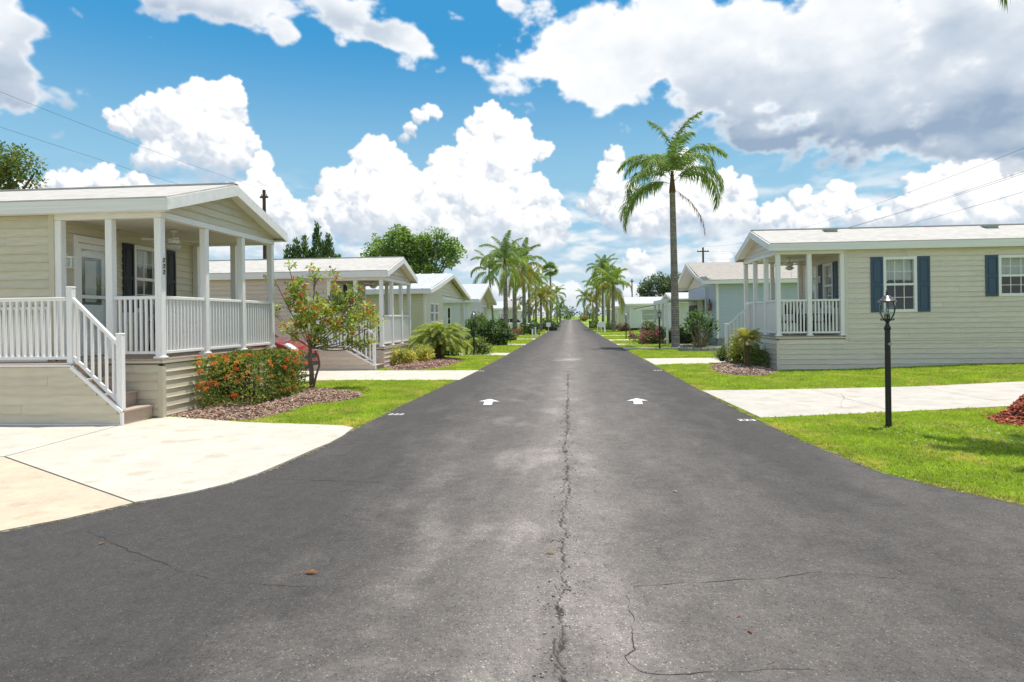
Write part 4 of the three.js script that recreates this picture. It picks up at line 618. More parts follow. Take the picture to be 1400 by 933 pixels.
  const gw = part('gable_wall', gg, gableMat ?? tones[2], h), lg = []; siding(null, [0, s > 0 ? -W : 0], fd, eave, ridge - 0.1, (yy) => { const e = (yy - eave + 0.04) / slope - ov; return e < W / 2 - 0.1 ? [[Math.max(0, e + 0.08), W - Math.max(0, e + 0.08)]] : []; }, tones, pitch * 1.3, '', lg); if (lg.length) part('siding', merge(lg), gableMat ?? tones[2], gw);
  for (const k of [0, 1]) {
    const b0 = k ? W + ov + 0.03 : -ov - 0.03, fl = flare * (k ? 1 : -1), pts = [[b0 + fl, eave - 0.05], [lerp(b0, W / 2, 0.3), lerp(eave, ridge, 0.3) - 0.1 - flare * 0.12], [W / 2, ridge - 0.06], [W / 2, ridge + 0.13], [lerp(b0, W / 2, 0.3), lerp(eave, ridge, 0.3) + 0.1 - flare * 0.12], [b0 + fl, eave + 0.12]];
    const g = new THREE.ExtrudeGeometry(new THREE.Shape(pts.map((q) => new THREE.Vector2(...q))), { depth: 0.04, bevelEnabled: false }); g.rotateY(Math.PI / 2); g.translate(s * -fo - (s > 0 ? 0.042 : -0.002), 0, 0); part('rake_board', g, M.trim, rf);
    const q = part('rake_soffit', new THREE.BoxGeometry(fo, 0.02, half - 0.05), M.ceiling, rf); q.position.copy(P(-fo / 2 + 0.02, (ridge + eave) / 2 + 0.1, W / 2 - (k ? -1 : 1) * (W / 2 + ov) / 2)); q.rotation.x = (k ? -1 : 1) * ang;
  }
  if (doorAt) { const [b0, b1] = doorAt; B('door', -0.03, 0.0, base, base + 2.05, b0, b1, M.white); B('door_glass', -0.036, -0.031, base + 1.1, base + 1.9, b0 + 0.15, b1 - 0.15, M.doorGlass); }
  return { h, P, B, s };
}
const blockMat = std({ color: lin(0.42, 0.41, 0.40), map: concreteTex, roughness: 0.95 });
const L3 = cottage({ label: 'cream cottage with seamed white roof and open carport behind the bushy date palm', s: -1, x0: -6.25, zN: -28.0, W: 10.6, L: 9, enclosed: 3.9, eave: 2.78, ridge: 3.8, base: 0.35, tones: M.cream, near: [[2.2, 3.1, 1.3, 2.3]], front: [[1.0, 1.75, 1.5, 2.35, { cols: 1, rows: 1, curtain: 0 }], [2.0, 2.7, 1.5, 2.35, { cols: 1, rows: 1, curtain: 0 }]], seams: 14, fo: 0.3 });
const L4 = cottage({ label: 'white cottage with tall narrow dark window behind a black lamp post', s: -1, x0: -6.6, zN: -42.6, W: 9.4, L: 9, enclosed: 6.2, eave: 2.75, ridge: 4.0, base: 0.3, tones: M.whiteSide, near: [[1.2, 1.45, 0.9, 2.4, { cols: 1, rows: 1, curtain: 0 }]], front: [[4.1, 5.0, 1.2, 2.2]], doorAt: [2.2, 3.1], fo: 0.7 });
const L5 = cottage({ label: 'low white cottage with sloping awning roof behind the dark green bush', s: -1, x0: -8.2, zN: -57, W: 8.5, L: 9, eave: 2.6, ridge: 3.5, base: 0.3, tones: M.whiteSide, near: [[1, 2, 1.1, 2]], front: [[1.2, 2.2, 1.1, 2.1], [5.4, 6.6, 1.1, 2.1]], doorAt: [3.4, 4.3], roofMat: M.shingleGrey });
const R2 = cottage({ label: 'pale blue cottage with shingle roof and grey block base beside the big leafed plant', s: 1, x0: 7.73, zN: -35.6, W: 8.4, L: 12, eave: 3.36, ridge: 4.62, base: 0.45, tones: M.blue, skirtMat: blockMat, roofMat: M.shingleGrey, near: [[3.6, 4.8, 1.5, 2.4, { cols: 2, rows: 1 }], [7.5, 8.4, 1.3, 2.4]], front: [], ov: 0.35, fo: 0.85, flare: 0.3, gableMat: M.ceiling });
{ // concrete blocks of the base, one by one
  const rows = 2, bw = 0.4, bh = 0.2; for (let r = 0; r < rows; r++) { for (let i = 0; i < 5; i++) { const m = part('concrete_block', boxGeo(0.03, bh - 0.012, bw - 0.012, 0.004), blockMat, R2.h); m.position.set(-0.012, 0.05 + bh * (r + 0.5), -0.2 - bw * i - (r % 2) * 0.2 - 0.02); } for (let i = 0; i < 4; i++) { const m = part('concrete_block', boxGeo(bw - 0.012, bh - 0.012, 0.03, 0.004), blockMat, R2.h); m.position.set(0.2 + bw * i + (r % 2) * 0.2, 0.05 + bh * (r + 0.5), -0.005); } }
  // flat porch roof on white posts along the front
  R2.B('porch_roof', -2.3, -0.05, 2.55, 2.63, 2.6, 8.2, M.trim); R2.B('porch_beam', -2.3, -2.18, 2.37, 2.55, 2.6, 8.2, M.trim); for (const b of [2.7, 4.4, 6.2, 8.1]) R2.B('porch_post', -2.28, -2.16, 0, 2.37, b - 0.06, b + 0.06, M.trim); R2.B('screen_panel', -0.06, -0.035, 0.5, 2.3, 4.6, 8.0, M.dark); R2.B('porch_column', -0.3, -0.06, 0, 2.55, 3.5, 3.75, M.trim); R2.B('downpipe', -0.13, -0.06, 0.1, 3.25, 2.45, 2.53, M.trim);
}
const R3 = cottage({ label: 'long white cottage with flat white roof and wide pale window behind the pink bougainvillea', s: 1, x0: 6.9, zN: -77, W: 8, L: 14, eave: 3.0, ridge: 3.9, base: 0.35, skirtMat: M.dark, tones: M.whiteSide, near: [[1.2, 4.6, 1.25, 2.5, { cols: 1, rows: 1, curtain: 0.95, lowGrid: false }], [6.5, 7.6, 1.2, 2.3]], front: [[2, 3.2, 1.2, 2.3]], y: 0 });
const R4 = cottage({ label: 'small cream cottage standing among the palms beyond the long white one', s: 1, x0: 6.6, zN: -93, W: 7.5, L: 9, eave: 2.95, ridge: 3.9, base: 0.3, tones: M.cream, near: [[1.5, 2.5, 1.2, 2.3]], front: [[2, 3.2, 1.2, 2.3]], y: land(6, -93) });
const R2b = cottage({ label: 'white cottage with brown lean-to awning behind the tall palm trunk', s: 1, x0: 8.6, zN: -53, W: 8, L: 10, eave: 2.75, ridge: 3.5, base: 0.3, tones: M.whiteSide, near: [[2, 3.2, 1.2, 2.2]], front: [[1, 2, 1.2, 2.2]] });
{ const br = std({ color: lin(0.10, 0.075, 0.055), roughness: 0.7 }); const g = group('awning', R2b.h); part('awning_sheet', barGeo(V3(-3.6, 2.25, 1.1), V3(-0.1, 2.85, 1.1), 2.2, 0.06), br, g); part('awning_edge', barGeo(V3(-3.6, 2.17, 2.2), V3(-0.1, 2.77, 2.2), 0.04, 0.12), M.trim, g); for (const x of [-3.2, -1.5]) part('awning_post', bx(x - 0.05, x + 0.05, 0, 2.25, 1.95, 2.05), M.trim, g); part('awning_brace', barGeo(V3(-3.2, 1.9, 2), V3(-2.7, 2.35, 2), 0.05, 0.05), M.trim, g); }
const farLabels = ['white cottage standing behind the row of queen palms', 'far white cottage behind the yellowish palm', 'far cottage near the white road sign', 'far pale cottage towards the end of the road'];
[[-72, 8.0], [-86, 7.6], [-103, 8], [-124, 8.2]].forEach(([z, x], i) => cottage({ label: farLabels[i], s: -1, x0: -x, zN: z, W: 8.5, L: 8, eave: 2.6 + (i % 2) * 0.3, ridge: 3.5 + (i % 2) * 0.4, base: 0.3, tones: i % 2 ? M.cream : M.whiteSide, near: [[1, 2.2, 1.2, 2.2]], front: [[1, 2.2, 1.2, 2.2], [5.5, 6.7, 1.2, 2.2]], doorAt: [3.4, 4.3], y: land(-8, z), roofMat: i % 2 ? M.shingleGrey : M.metalRoof, pitch: 0.2 }));
[[-110, 8], [-132, 8.4]].forEach(([z, x], i) => cottage({ label: ['far white cottage among palms past the cream one', 'small pale cottage by the field beyond the cream one'][i], s: 1, x0: x, zN: z, W: 8.5, L: 8, eave: 2.7, ridge: 3.6, base: 0.3, tones: i % 2 ? M.cream : M.whiteSide, near: [[1, 2.2, 1.2, 2.2]], front: [[1, 2.2, 1.2, 2.2]], doorAt: [3.4, 4.3], y: land(8, z), pitch: 0.2 }));

// ------------------------------------------------------------------ plants
class Leaves {
  constructor() { this.p = []; this.c = []; this.i = []; }
  add(b, dir, nrm, len, wid, col, fold = 0.18, bend = 0) {                // a folded blade: base, two sides, tip
    const side = dir.clone().cross(nrm).normalize(), n = side.clone().cross(dir).normalize(), k = this.p.length / 3, m = b.clone().addScaledVector(dir, len * 0.5), t = b.clone().addScaledVector(dir, len).addScaledVector(n, -bend * len), f = wid * fold;
    this.p.push(b.x, b.y, b.z, m.x + side.x * wid + n.x * f, m.y + side.y * wid + n.y * f, m.z + side.z * wid + n.z * f, t.x, t.y, t.z, m.x - side.x * wid + n.x * f, m.y - side.y * wid + n.y * f, m.z - side.z * wid + n.z * f);
    for (let q = 0; q < 4; q++) this.c.push(col[0], col[1], col[2]); this.i.push(k, k + 1, k + 2, k, k + 2, k + 3);
  }
  strip(pts, w, col, side, c2) {                                        // a narrow blade through several points
    const k = this.p.length / 3; pts.forEach((q, j) => { const ww = j === pts.length - 1 ? 0.001 : w * (j === 0 ? 0.6 : 1), cc = c2 && j === pts.length - 1 ? c2 : col; this.p.push(q.x + side.x * ww, q.y + side.y * ww, q.z + side.z * ww, q.x - side.x * ww, q.y - side.y * ww, q.z - side.z * ww); this.c.push(...cc, ...cc); if (j) { const o = k + j * 2; this.i.push(o - 2, o - 1, o); if (j < pts.length - 1) this.i.push(o - 1, o + 1, o); } });
  }
  geo() { const g = new THREE.BufferGeometry(); g.setAttribute('position', new THREE.Float32BufferAttribute(this.p, 3)); g.setAttribute('color', new THREE.Float32BufferAttribute(this.c, 3)); g.setIndex(this.i); const q = g.toNonIndexed(); q.computeVertexNormals(); return q; }
}
const dirRnd = (r) => { const z = r() * 2 - 1, a = r() * 6.2832, s = Math.sqrt(1 - z * z); return V3(s * Math.cos(a), z, s * Math.sin(a)); };
const tint = (c, r, v = 0.25) => { const k = (1 - v + r() * v * 2) * 1.42, w = 1 + (r() - 0.5) * 0.2; return [c[0] * k * w, c[1] * k, c[2] * k]; };
function taper(pts, r0, r1, rad = 7, seg = 10, vscale = 1) {           // a tapering limb along a curve
  const c = new THREE.CatmullRomCurve3(pts), g = new THREE.TubeGeometry(c, seg, 1, rad), p = g.attributes.position, u = g.attributes.uv, L = c.getLength();
  for (let i = 0; i <= seg; i++) { const o = c.getPointAt(i / seg), r = lerp(r0, r1, i / seg); for (let j = 0; j <= rad; j++) { const k = i * (rad + 1) + j; p.setXYZ(k, o.x + (p.getX(k) - o.x) * r, o.y + (p.getY(k) - o.y) * r, o.z + (p.getZ(k) - o.z) * r); u.setXY(k, j / rad, i / seg * L * vscale); } }
  return g;
}
// leaf clumps spread through ellipsoid lobes [x, y, z, rx, ry, rz]
function crown(L, lobes, { clumps, per, r, len, wid, cols, rnd, shell = 0.5, up = 0.5, out = 0.8, bend = 0.1 }, tips) {
  const w = lobes.map((q) => q[3] * q[4] * q[5]), W = w.reduce((a, b) => a + b);
  lobes.forEach((q, i) => {
    const n = Math.max(2, Math.round(clumps * w[i] / W));
    for (let k = 0; k < n; k++) {
      const d = dirRnd(rnd), f = Math.cbrt(lerp(shell ** 3, 1, rnd())), c = V3(q[0] + d.x * q[3] * f, q[1] + d.y * q[4] * f, q[2] + d.z * q[5] * f), cc = cols[Math.floor(rnd() * cols.length)], rr = r * (0.6 + rnd() * 0.7); tips?.push([c, i]);
      for (let m = 0; m < per; m++) { const e = dirRnd(rnd), o = c.clone().addScaledVector(e, rr * Math.cbrt(rnd())); if (o.y < 0.03) continue; const ld = e.multiplyScalar(out).add(dirRnd(rnd).multiplyScalar(0.6)).add(V3(0, (rnd() - 0.35) * 0.5, 0)).normalize(), nn = dirRnd(rnd).multiplyScalar(0.8).add(V3(0, up * 2, 0)).addScaledVector(d, 0.5).normalize(), s = 0.65 + rnd() * 0.6; L.add(o, ld, nn, len * s, wid * s, tint(cc, rnd), 0.2, bend); }
    }
  });
}
function tree({ name, label, grp, pos, trunk, r0, lobes, leaf, seed, bark = M.bark, twigs = 0, cat = 'tree', limbR = 0.4, flowers }) {
  const rnd = mulberry(seed), t = thing(name, label, cat, pos, 0, grp), L = new Leaves(), tips = [], end = trunk[trunk.length - 1], wood = [taper(trunk, r0, r0 * 0.72, 9, 12, 0.6)];
  crown(L, lobes, { rnd, ...leaf }, tips);
  lobes.forEach((q) => { const c = V3(q[0], q[1], q[2]), m = end.clone().lerp(c, 0.5).add(V3((rnd() - 0.5) * 0.2 * q[3], -0.12 * Math.abs(c.x - end.x) + 0.02, (rnd() - 0.5) * 0.2 * q[3])); wood.push(taper([end.clone().add(V3(0, -r0 * 0.6, 0)), m, c], r0 * limbR, r0 * 0.14, 6, 7, 0.6)); });
  for (let k = 0; k < twigs; k++) { const [c, i] = tips[Math.floor(rnd() * tips.length)], q = lobes[i], b = V3(q[0], q[1], q[2]).lerp(end, 0.1 + rnd() * 0.25); wood.push(taper([b, b.clone().lerp(c, 0.5).add(V3(0, -0.03, 0)), c], r0 * 0.13, r0 * 0.05, 4, 4, 1)); }
  part('trunk', merge(wood), bark, t); part('crown', L.geo(), M.leaf, t);
  return { t, tips, rnd };
}
const green = [[0.12, 0.21, 0.015], [0.16, 0.26, 0.02], [0.075, 0.145, 0.012], [0.20, 0.29, 0.022]];
// the red flowered tree by the left porch
{
  const z = -14.9, b = gp(425, 533), O = [b[0], 0.06, b[1]], rel = (px, py, dz = 0) => atz(px, py, z + dz).sub(V3(...O)), rnd = mulberry(301);
  const spec = [[395, 366, 0.13], [373, 378, 0.15], [432, 374, 0.2], [462, 374, 0.16], [400, 408, 0.32], [428, 432, 0.42], [372, 425, 0.2], [455, 412, 0.34], [490, 400, 0.24], [498, 430, 0.34], [468, 440, 0.38], [514, 442, 0.18], [505, 468, 0.2], [440, 462, 0.28], [395, 456, 0.22], [484, 466, 0.22], [415, 392, 0.25]];
  const lobes = spec.map(([x, y, r], i) => { const dz = (i % 3 - 1) * 0.45 * (r > 0.2 ? 1 : 0.4), c = rel(x, y, dz); return [c.x, c.y, c.z, r, r, r]; });
  const { t, tips } = tree({ name: 'flowering_tree', label: 'small tree with sparse leaves and red flowers between hedge and drive', pos: O, trunk: [V3(0, -0.1, 0), V3(0.02, 0.35, 0), V3(-0.01, 0.7, 0.02), V3(0.0, 0.95, 0)], r0: 0.062, lobes, leaf: { clumps: 235, per: 19, r: 0.09, len: 0.095, wid: 0.024, cols: [[0.27, 0.34, 0.03], [0.20, 0.28, 0.025], [0.36, 0.39, 0.04], [0.12, 0.19, 0.02], [0.36, 0.33, 0.045]], shell: 0.35, up: 0.4 }, seed: 302, bark: M.barkPale, twigs: 150, limbR: 0.26 });
  part('trunk', taper([V3(0.05, -0.08, 0.03), V3(0.16, 0.3, 0.06), V3(0.22, 0.55, 0.02), V3(0.1, 0.85, -0.02)], 0.03, 0.022, 7, 10), M.barkPale, t);
  const F = cached('redflower', () => { const L = new Leaves(), r = mulberry(9); for (let k = 0; k < 15; k++) { const e = dirRnd(r); L.add(V3(0, 0, 0).addScaledVector(e, 0.012), e, dirRnd(r), 0.034, 0.014, tint(k % 4 ? [0.52, 0.035, 0.03] : [0.62, 0.12, 0.04], r, 0.2)); } return L.geo(); });
  for (let k = 0; k < 75; k++) { const [c] = tips[Math.floor(rnd() * tips.length)], m = part('flower', F, M.petal, t); m.position.copy(c).addScaledVector(dirRnd(rnd), 0.1).add(V3(0, 0.05, 0.06)); m.rotation.set(rnd() * 6, rnd() * 6, 0); m.scale.setScalar(0.75 + rnd() * 0.6); }
}
// a clipped hedge as a rounded box of leaves
function hedge({ label, x0, x1, z0, z1, h, n, len, wid, cols, seed, flower, nf }) {
  const rnd = mulberry(seed), cx = (x0 + x1) / 2, cz = (z0 + z1) / 2, t = thing('hedge', label, 'hedge', [cx, 0.05, cz]), L = new Leaves(), hx = (x1 - x0) / 2, hz = (z1 - z0) / 2, W = [], fl = [];
  const skin = () => { const d = dirRnd(rnd); if (d.y < -0.6) d.y *= -1; const p = 10, m = (Math.abs(d.x / hx) ** p + Math.abs((d.y) / (h / 2)) ** p + Math.abs(d.z / hz) ** p) ** (-1 / p); const q = d.clone().multiplyScalar(m); q.y += h / 2; const b = 1 + noise3(q.x * 2.6, q.y * 2.6 + seed, q.z * 2.6) * 0.10 + noise3(q.x * 6, q.y * 6, q.z * 6 + seed) * 0.06; q.x *= b; q.z *= b; q.y *= 0.5 + 0.5 * b + noise2(q.x * 3, q.z * 3) * 0.03; return [q, d]; };
  for (let k = 0; k < n; k++) { const [q, d] = skin(), f = 1 - Math.abs(rnd() + rnd() - 1) * 0.22; q.x *= f; q.z *= f; q.y = Math.max(0.02, h / 2 + (q.y - h / 2) * f); const cc = cols[Math.floor((noise3(q.x * 3, q.y * 3, q.z * 3) * 0.5 + 0.5 + (rnd() - 0.5) * 0.7) * cols.length * 0.999 + cols.length) % cols.length], ld = d.clone().multiplyScalar(0.7).add(dirRnd(rnd).multiplyScalar(0.75)).add(V3(0, 0.5, 0)).normalize(), s = 0.6 + rnd() * 0.7; L.add(q, ld, dirRnd(rnd).add(d).add(V3(0, 0.5, 0)).normalize(), len * s, wid * s, tint(cc, rnd), 0.2, 0.1); }
  for (let k = 0; k < 26; k++) { const x = (rnd() - 0.5) * hx * 1.5, z = (rnd() - 0.5) * hz * 1.8; W.push(taper([V3(x * 0.8, -0.06, z * 0.9), V3(x, h * 0.4, z), V3(x * 1.1, h * 0.85, z * 1.05)], 0.012, 0.004, 4, 4)); }
  part('stems', merge(W), M.bark, t); part('foliage', L.geo(), M.leaf, t);
  for (let k = 0; k < nf; k++) { const fc = rnd(), [q, d] = fc < 0.3 ? [V3((rnd() - 0.5) * 1.8 * hx, h * 1.0, (rnd() - 0.5) * 1.9 * hz), V3(0, 1, 0)] : fc < 0.68 ? [V3(hx * 1.02, h * (0.2 + rnd() * 0.8), (rnd() - 0.5) * 1.9 * hz), V3(1, 0.2, 0).normalize()] : [V3((rnd() - 0.5) * 1.9 * hx, h * (0.2 + rnd() * 0.8), hz * 1.02), V3(0, 0.2, 1).normalize()]; const m = part('flower_cluster', flower[k % 3 | 0] ?? flower[0], M.petal, t); m.position.copy(q).addScaledVector(d, 0.015); m.quaternion.setFromUnitVectors(V3(0, 1, 0), d.clone().add(V3(0, 0.6, 0)).normalize()); m.scale.setScalar(0.75 + rnd() * 0.65); }
  return t;
}
const ixora = [[0.56, 0.17, 0.015], [0.50, 0.11, 0.015], [0.58, 0.24, 0.03]].map((c, v) => { const L = new Leaves(), r = mulberry(40 + v); for (let k = 0; k < 46; k++) { const d = dirRnd(r); d.y = Math.abs(d.y) * 0.9 + 0.1; d.normalize(); L.add(d.clone().multiplyScalar(0.026), d.clone().add(dirRnd(r).multiplyScalar(0.8)).normalize(), d, 0.024, 0.011, tint(c, r, 0.2)); } return L.geo(); });
hedge({ label: 'leafy hedge dotted with orange flower clusters beside the porch skirt', x0: -6.76, x1: -5.66, z0: -13.85, z1: -11.2, h: 0.9, n: 21000, len: 0.066, wid: 0.0165, cols: [[0.075, 0.135, 0.012], [0.12, 0.19, 0.015], [0.19, 0.24, 0.02], [0.27, 0.27, 0.025], [0.06, 0.11, 0.012], [0.27, 0.20, 0.03]], seed: 311, flower: ixora, nf: 66 });

// ---- palms
function frondGeo({ len, a0, kap, leaf, n, seed, cols, plume = 0.5, droop = 0.5, w = 0.027, start = 0.14, rw = 0.02, pw = 1.3 }) {
  const r = mulberry(seed), L = new Leaves(), pts = [], N = 26; let x = 0, y = 0; const T = [];
  for (let i = 0; i <= N; i++) { const s = i / N, a = a0 - kap * s ** pw; T.push(V3(Math.cos(a), Math.sin(a), 0)); pts.push(V3(x, y, 0)); x += Math.cos(a) * len / N; y += Math.sin(a) * len / N; }
  const at = (s) => { const f = s * N, i = Math.min(N - 1, Math.floor(f)); return [pts[i].clone().lerp(pts[i + 1], f - i), T[i]]; };
  for (let k = 0; k < N; k++) { const c = [cols[0][0] * 1.3, cols[0][1] * 1.15, cols[0][2]], ww = rw * (1 - k / N * 0.8); L.strip([pts[k], pts[k + 1], pts[k + 1].clone().addScaledVector(T[k], 0.001)], ww, c, V3(0, 0, 1)); L.strip([pts[k], pts[k + 1], pts[k + 1].clone().addScaledVector(T[k], 0.001)], ww * 0.6, c, V3(-T[k].y, T[k].x, 0)); }
  for (let k = 0; k < n; k++) for (const sd of [-1, 1]) {
    const s = lerp(start, 1, (k + r() * 0.9) / n), [p, t] = at(Math.min(0.999, s)), up = V3(-t.y, t.x, 0), prof = Math.sin(Math.PI * clamp(0.12 + s * 0.83)) ** 0.6, l = leaf * prof * (0.8 + r() * 0.35);
    const d = V3(0, 0, sd).multiplyScalar(0.85).addScaledVector(t, 0.45 + s * 0.5 + (r() - 0.5) * 0.3).addScaledVector(up, (r() - 0.4) * plume * 1.6).normalize(), c = tint(cols[Math.floor(r() * cols.length)], r, 0.22), g = droop * (0.6 + r() * 0.8);
    const m = p.clone().addScaledVector(d, l * 0.45).add(V3(0, -g * l * 0.16, 0)), e = p.clone().addScaledVector(d, l * (1 - g * 0.3)).add(V3(0, -g * l * 0.75, 0)); L.strip([p, m, e], w, c, t.clone().multiplyScalar(0.9).addScaledVector(up, 0.3).normalize());
  }
  return L.geo();
}
const palmCols = [[0.12, 0.20, 0.03], [0.16, 0.235, 0.035], [0.085, 0.155, 0.03], [0.20, 0.25, 0.04]], goldCols = [[0.20, 0.22, 0.03], [0.28, 0.24, 0.03], [0.14, 0.19, 0.025], [0.35, 0.27, 0.04]], limeCols = [[0.19, 0.27, 0.025], [0.25, 0.32, 0.03], [0.14, 0.21, 0.02]], deadCols = [[0.24, 0.15, 0.09], [0.19, 0.11, 0.07]];
const frondSet = (cols, seed) => [[88, 72, 0.5], [82, 104, 0.55], [75, 130, 0.6], [68, 150, 0.7], [57, 160, 0.8], [30, 124, 0.9, 0.75, 3.8], [4, 98, 0.95, 0.6, 3.9]].map(([a, k, d, p = 1.2, l = 3.5], i) => frondGeo({ len: l, pw: p, a0: a * Math.PI / 180, kap: k * Math.PI / 180, leaf: 0.78, n: 92, seed: seed + i, cols, droop: d, plume: 0.55 }));
const sets = { green: frondSet(palmCols, 500), lime: frondSet(limeCols, 520), gold: frondSet(goldCols, 540) }, deadFrond = frondGeo({ len: 3.0, a0: -0.6, kap: 0.95, leaf: 0.4, n: 40, seed: 570, cols: deadCols, droop: 0.9, w: 0.014 });
function palm({ label, name = 'queen_palm', pos, h, r0 = 0.2, r1 = 0.14, n = 15, s = 1, set = 'green', lowSet, seed, lean = [0, 0], dead = 0, grp = 'palms along the road', angles }) {
  const rnd = mulberry(seed), t = thing(name, label, 'palm tree', pos, 0, grp), top = V3(lean[0], h, lean[1]);
  part('trunk', taper([V3(0, -0.1, 0), V3(lean[0] * 0.2, h * 0.33, lean[1] * 0.2), V3(lean[0] * 0.6, h * 0.68, lean[1] * 0.6), top], r0, r1, 12, 24, 0.32), M.palmTrunk, t);
  part('crownshaft', taper([top.clone().add(V3(0, -0.15 * s, 0)), top.clone().add(V3(0, 0.35 * s, 0)), top.clone().add(V3(0, 0.85 * s, 0))], r1 * 1.25, r1 * 0.45, 9, 8, 1), M.palmBoot, t);
  for (let k = 0; k < n; k++) { const f = (k + 0.5) / n, v = angles ? angles[k][1] : Math.min(6, Math.floor(f * 7)), m = part('frond', (lowSet && v > 3 ? sets[lowSet] : sets[set])[v], M.leaf, t); m.position.copy(top).add(V3(0, (0.75 - f * 0.6) * s, 0)); m.rotation.order = 'YZX'; m.rotation.set((rnd() - 0.5) * 0.3, angles ? angles[k][0] + (rnd() - 0.5) * 0.35 : k * 2.4 + rnd() * 0.5, (rnd() - 0.5) * 0.5); m.scale.setScalar(s * (0.88 + rnd() * 0.2)); }
  for (let k = 0; k < dead; k++) { const m = part('dead_frond', deadFrond, M.leaf, t); m.position.copy(top).add(V3(0, 0.05, 0)); m.rotation.y = k ? 2.1 * k : -0.35; m.scale.setScalar(s * 0.95); }
  return t;
}
const D2 = Math.PI / 180, ang = (deg, v) => [deg * D2, v];
palm({ label: 'tallest palm with ringed grey trunk and a hanging brown frond', pos: [5.49, 0, -35.2], h: 8.3, r0: 0.22, r1: 0.145, seed: 601, dead: 1, s: 1.1, lean: [-0.08, 0], lowSet: 'green', angles: [ang(160, 0), ang(20, 0), ang(100, 1), ang(-80, 1), ang(175, 2), ang(8, 2), ang(60, 2), ang(-50, 3), ang(170, 3), ang(-120, 3), ang(205, 4), ang(15, 4), ang(-25, 4), ang(190, 5), ang(155, 5), ang(-30, 5), ang(-70, 5), ang(120, 5), ang(0, 5), ang(172, 6), ang(35, 6), ang(-15, 6), ang(220, 6), ang(-100, 5), ang(80, 4), ang(-75, 3), ang(150, 1), ang(35, 1), ang(185, 4), ang(-5, 3), ang(165, 4), ang(20, 6), ang(140, 2), ang(45, 2), ang(200, 2), ang(-20, 2), ang(10, 5), ang(165, 5), ang(-45, 6), ang(145, 6), ang(110, 0), ang(-60, 0)] });
const rowOf = (px, z, h, o) => { const p = atz(px, 450, z); palm({ pos: [p.x, land(p.x, z), z], h, ...o }); };
rowOf(675, -58, 5.5, { label: 'slender curved palm behind the dark green bush', r0: 0.1, r1: 0.08, seed: 611, n: 15, s: 0.67, lean: [-0.35, 0], set: 'green' });
rowOf(692, -52, 5.7, { label: 'thick trunked palm rising behind the dark green bush', r0: 0.2, r1: 0.15, seed: 612, n: 20, s: 0.75, lean: [-0.05, 0], set: 'green', lowSet: 'lime' });
rowOf(704, -62, 5.9, { label: 'thick palm with pale trunk base beside the pink flowers', r0: 0.24, r1: 0.17, seed: 613, n: 20, s: 0.79, set: 'lime', lowSet: 'gold' });
rowOf(717, -68, 6.6, { label: 'tall straight palm beside the yellow croton', r0: 0.22, r1: 0.16, seed: 614, n: 20, s: 0.86, set: 'green', lowSet: 'gold' });
rowOf(724, -80, 5.6, { label: 'palm half hidden behind the tall straight one', r0: 0.2, r1: 0.15, seed: 615, n: 17, s: 0.79, set: 'lime' });
rowOf(740, -78, 3.3, { label: 'short palm with yellow fronds beside the white road sign', r0: 0.16, r1: 0.12, seed: 616, n: 19, s: 0.67, set: 'gold' });
rowOf(748, -96, 4.0, { label: 'low palm behind the yellow fronded one', r0: 0.18, r1: 0.13, seed: 617, n: 17, s: 0.75, set: 'gold', lowSet: 'lime' });
rowOf(733, -100, 6.6, { label: 'middling palm behind the yellow palm', r0: 0.18, r1: 0.13, seed: 618, n: 17, s: 0.79, set: 'lime' });
rowOf(762, -150, 6.0, { label: 'dark bare looking palm below the tall fan palm', r0: 0.2, r1: 0.14, seed: 619, n: 14, s: 0.91, set: 'green' });
rowOf(766, -165, 2.6, { label: 'short palm at the road end below the tall fan palm', r0: 0.2, r1: 0.14, seed: 620, n: 16, s: 0.91, set: 'green' });
rowOf(839, -74, 4.6, { label: 'palm with yellowed lower fronds before the long white cottage', r0: 0.22, r1: 0.16, seed: 621, n: 21, s: 0.81, set: 'lime', lowSet: 'gold' });
rowOf(825, -88, 6.9, { label: 'tallest palm of the clump behind the tall white post', r0: 0.22, r1: 0.15, seed: 622, n: 21, s: 0.91, set: 'green', lowSet: 'lime' });
rowOf(832, -84, 5.6, { label: 'bushy palm in the middle of the clump behind the tall white post', r0: 0.22, r1: 0.15, seed: 623, n: 21, s: 0.83, set: 'lime' });
rowOf(816, -104, 5.4, { label: 'palm at the back of the clump behind the tall white post', r0: 0.22, r1: 0.15, seed: 624, n: 19, s: 0.87, set: 'lime', lowSet: 'gold' });
rowOf(799, -185, 6.0, { label: 'lone far palm against the sky by the field', r0: 0.24, r1: 0.16, seed: 625, n: 16, s: 0.95, set: 'green' });
rowOf(811, -130, 3.6, { label: 'low yellowish palm near the small red sign', r0: 0.2, r1: 0.14, seed: 626, n: 17, s: 0.87, set: 'gold' });
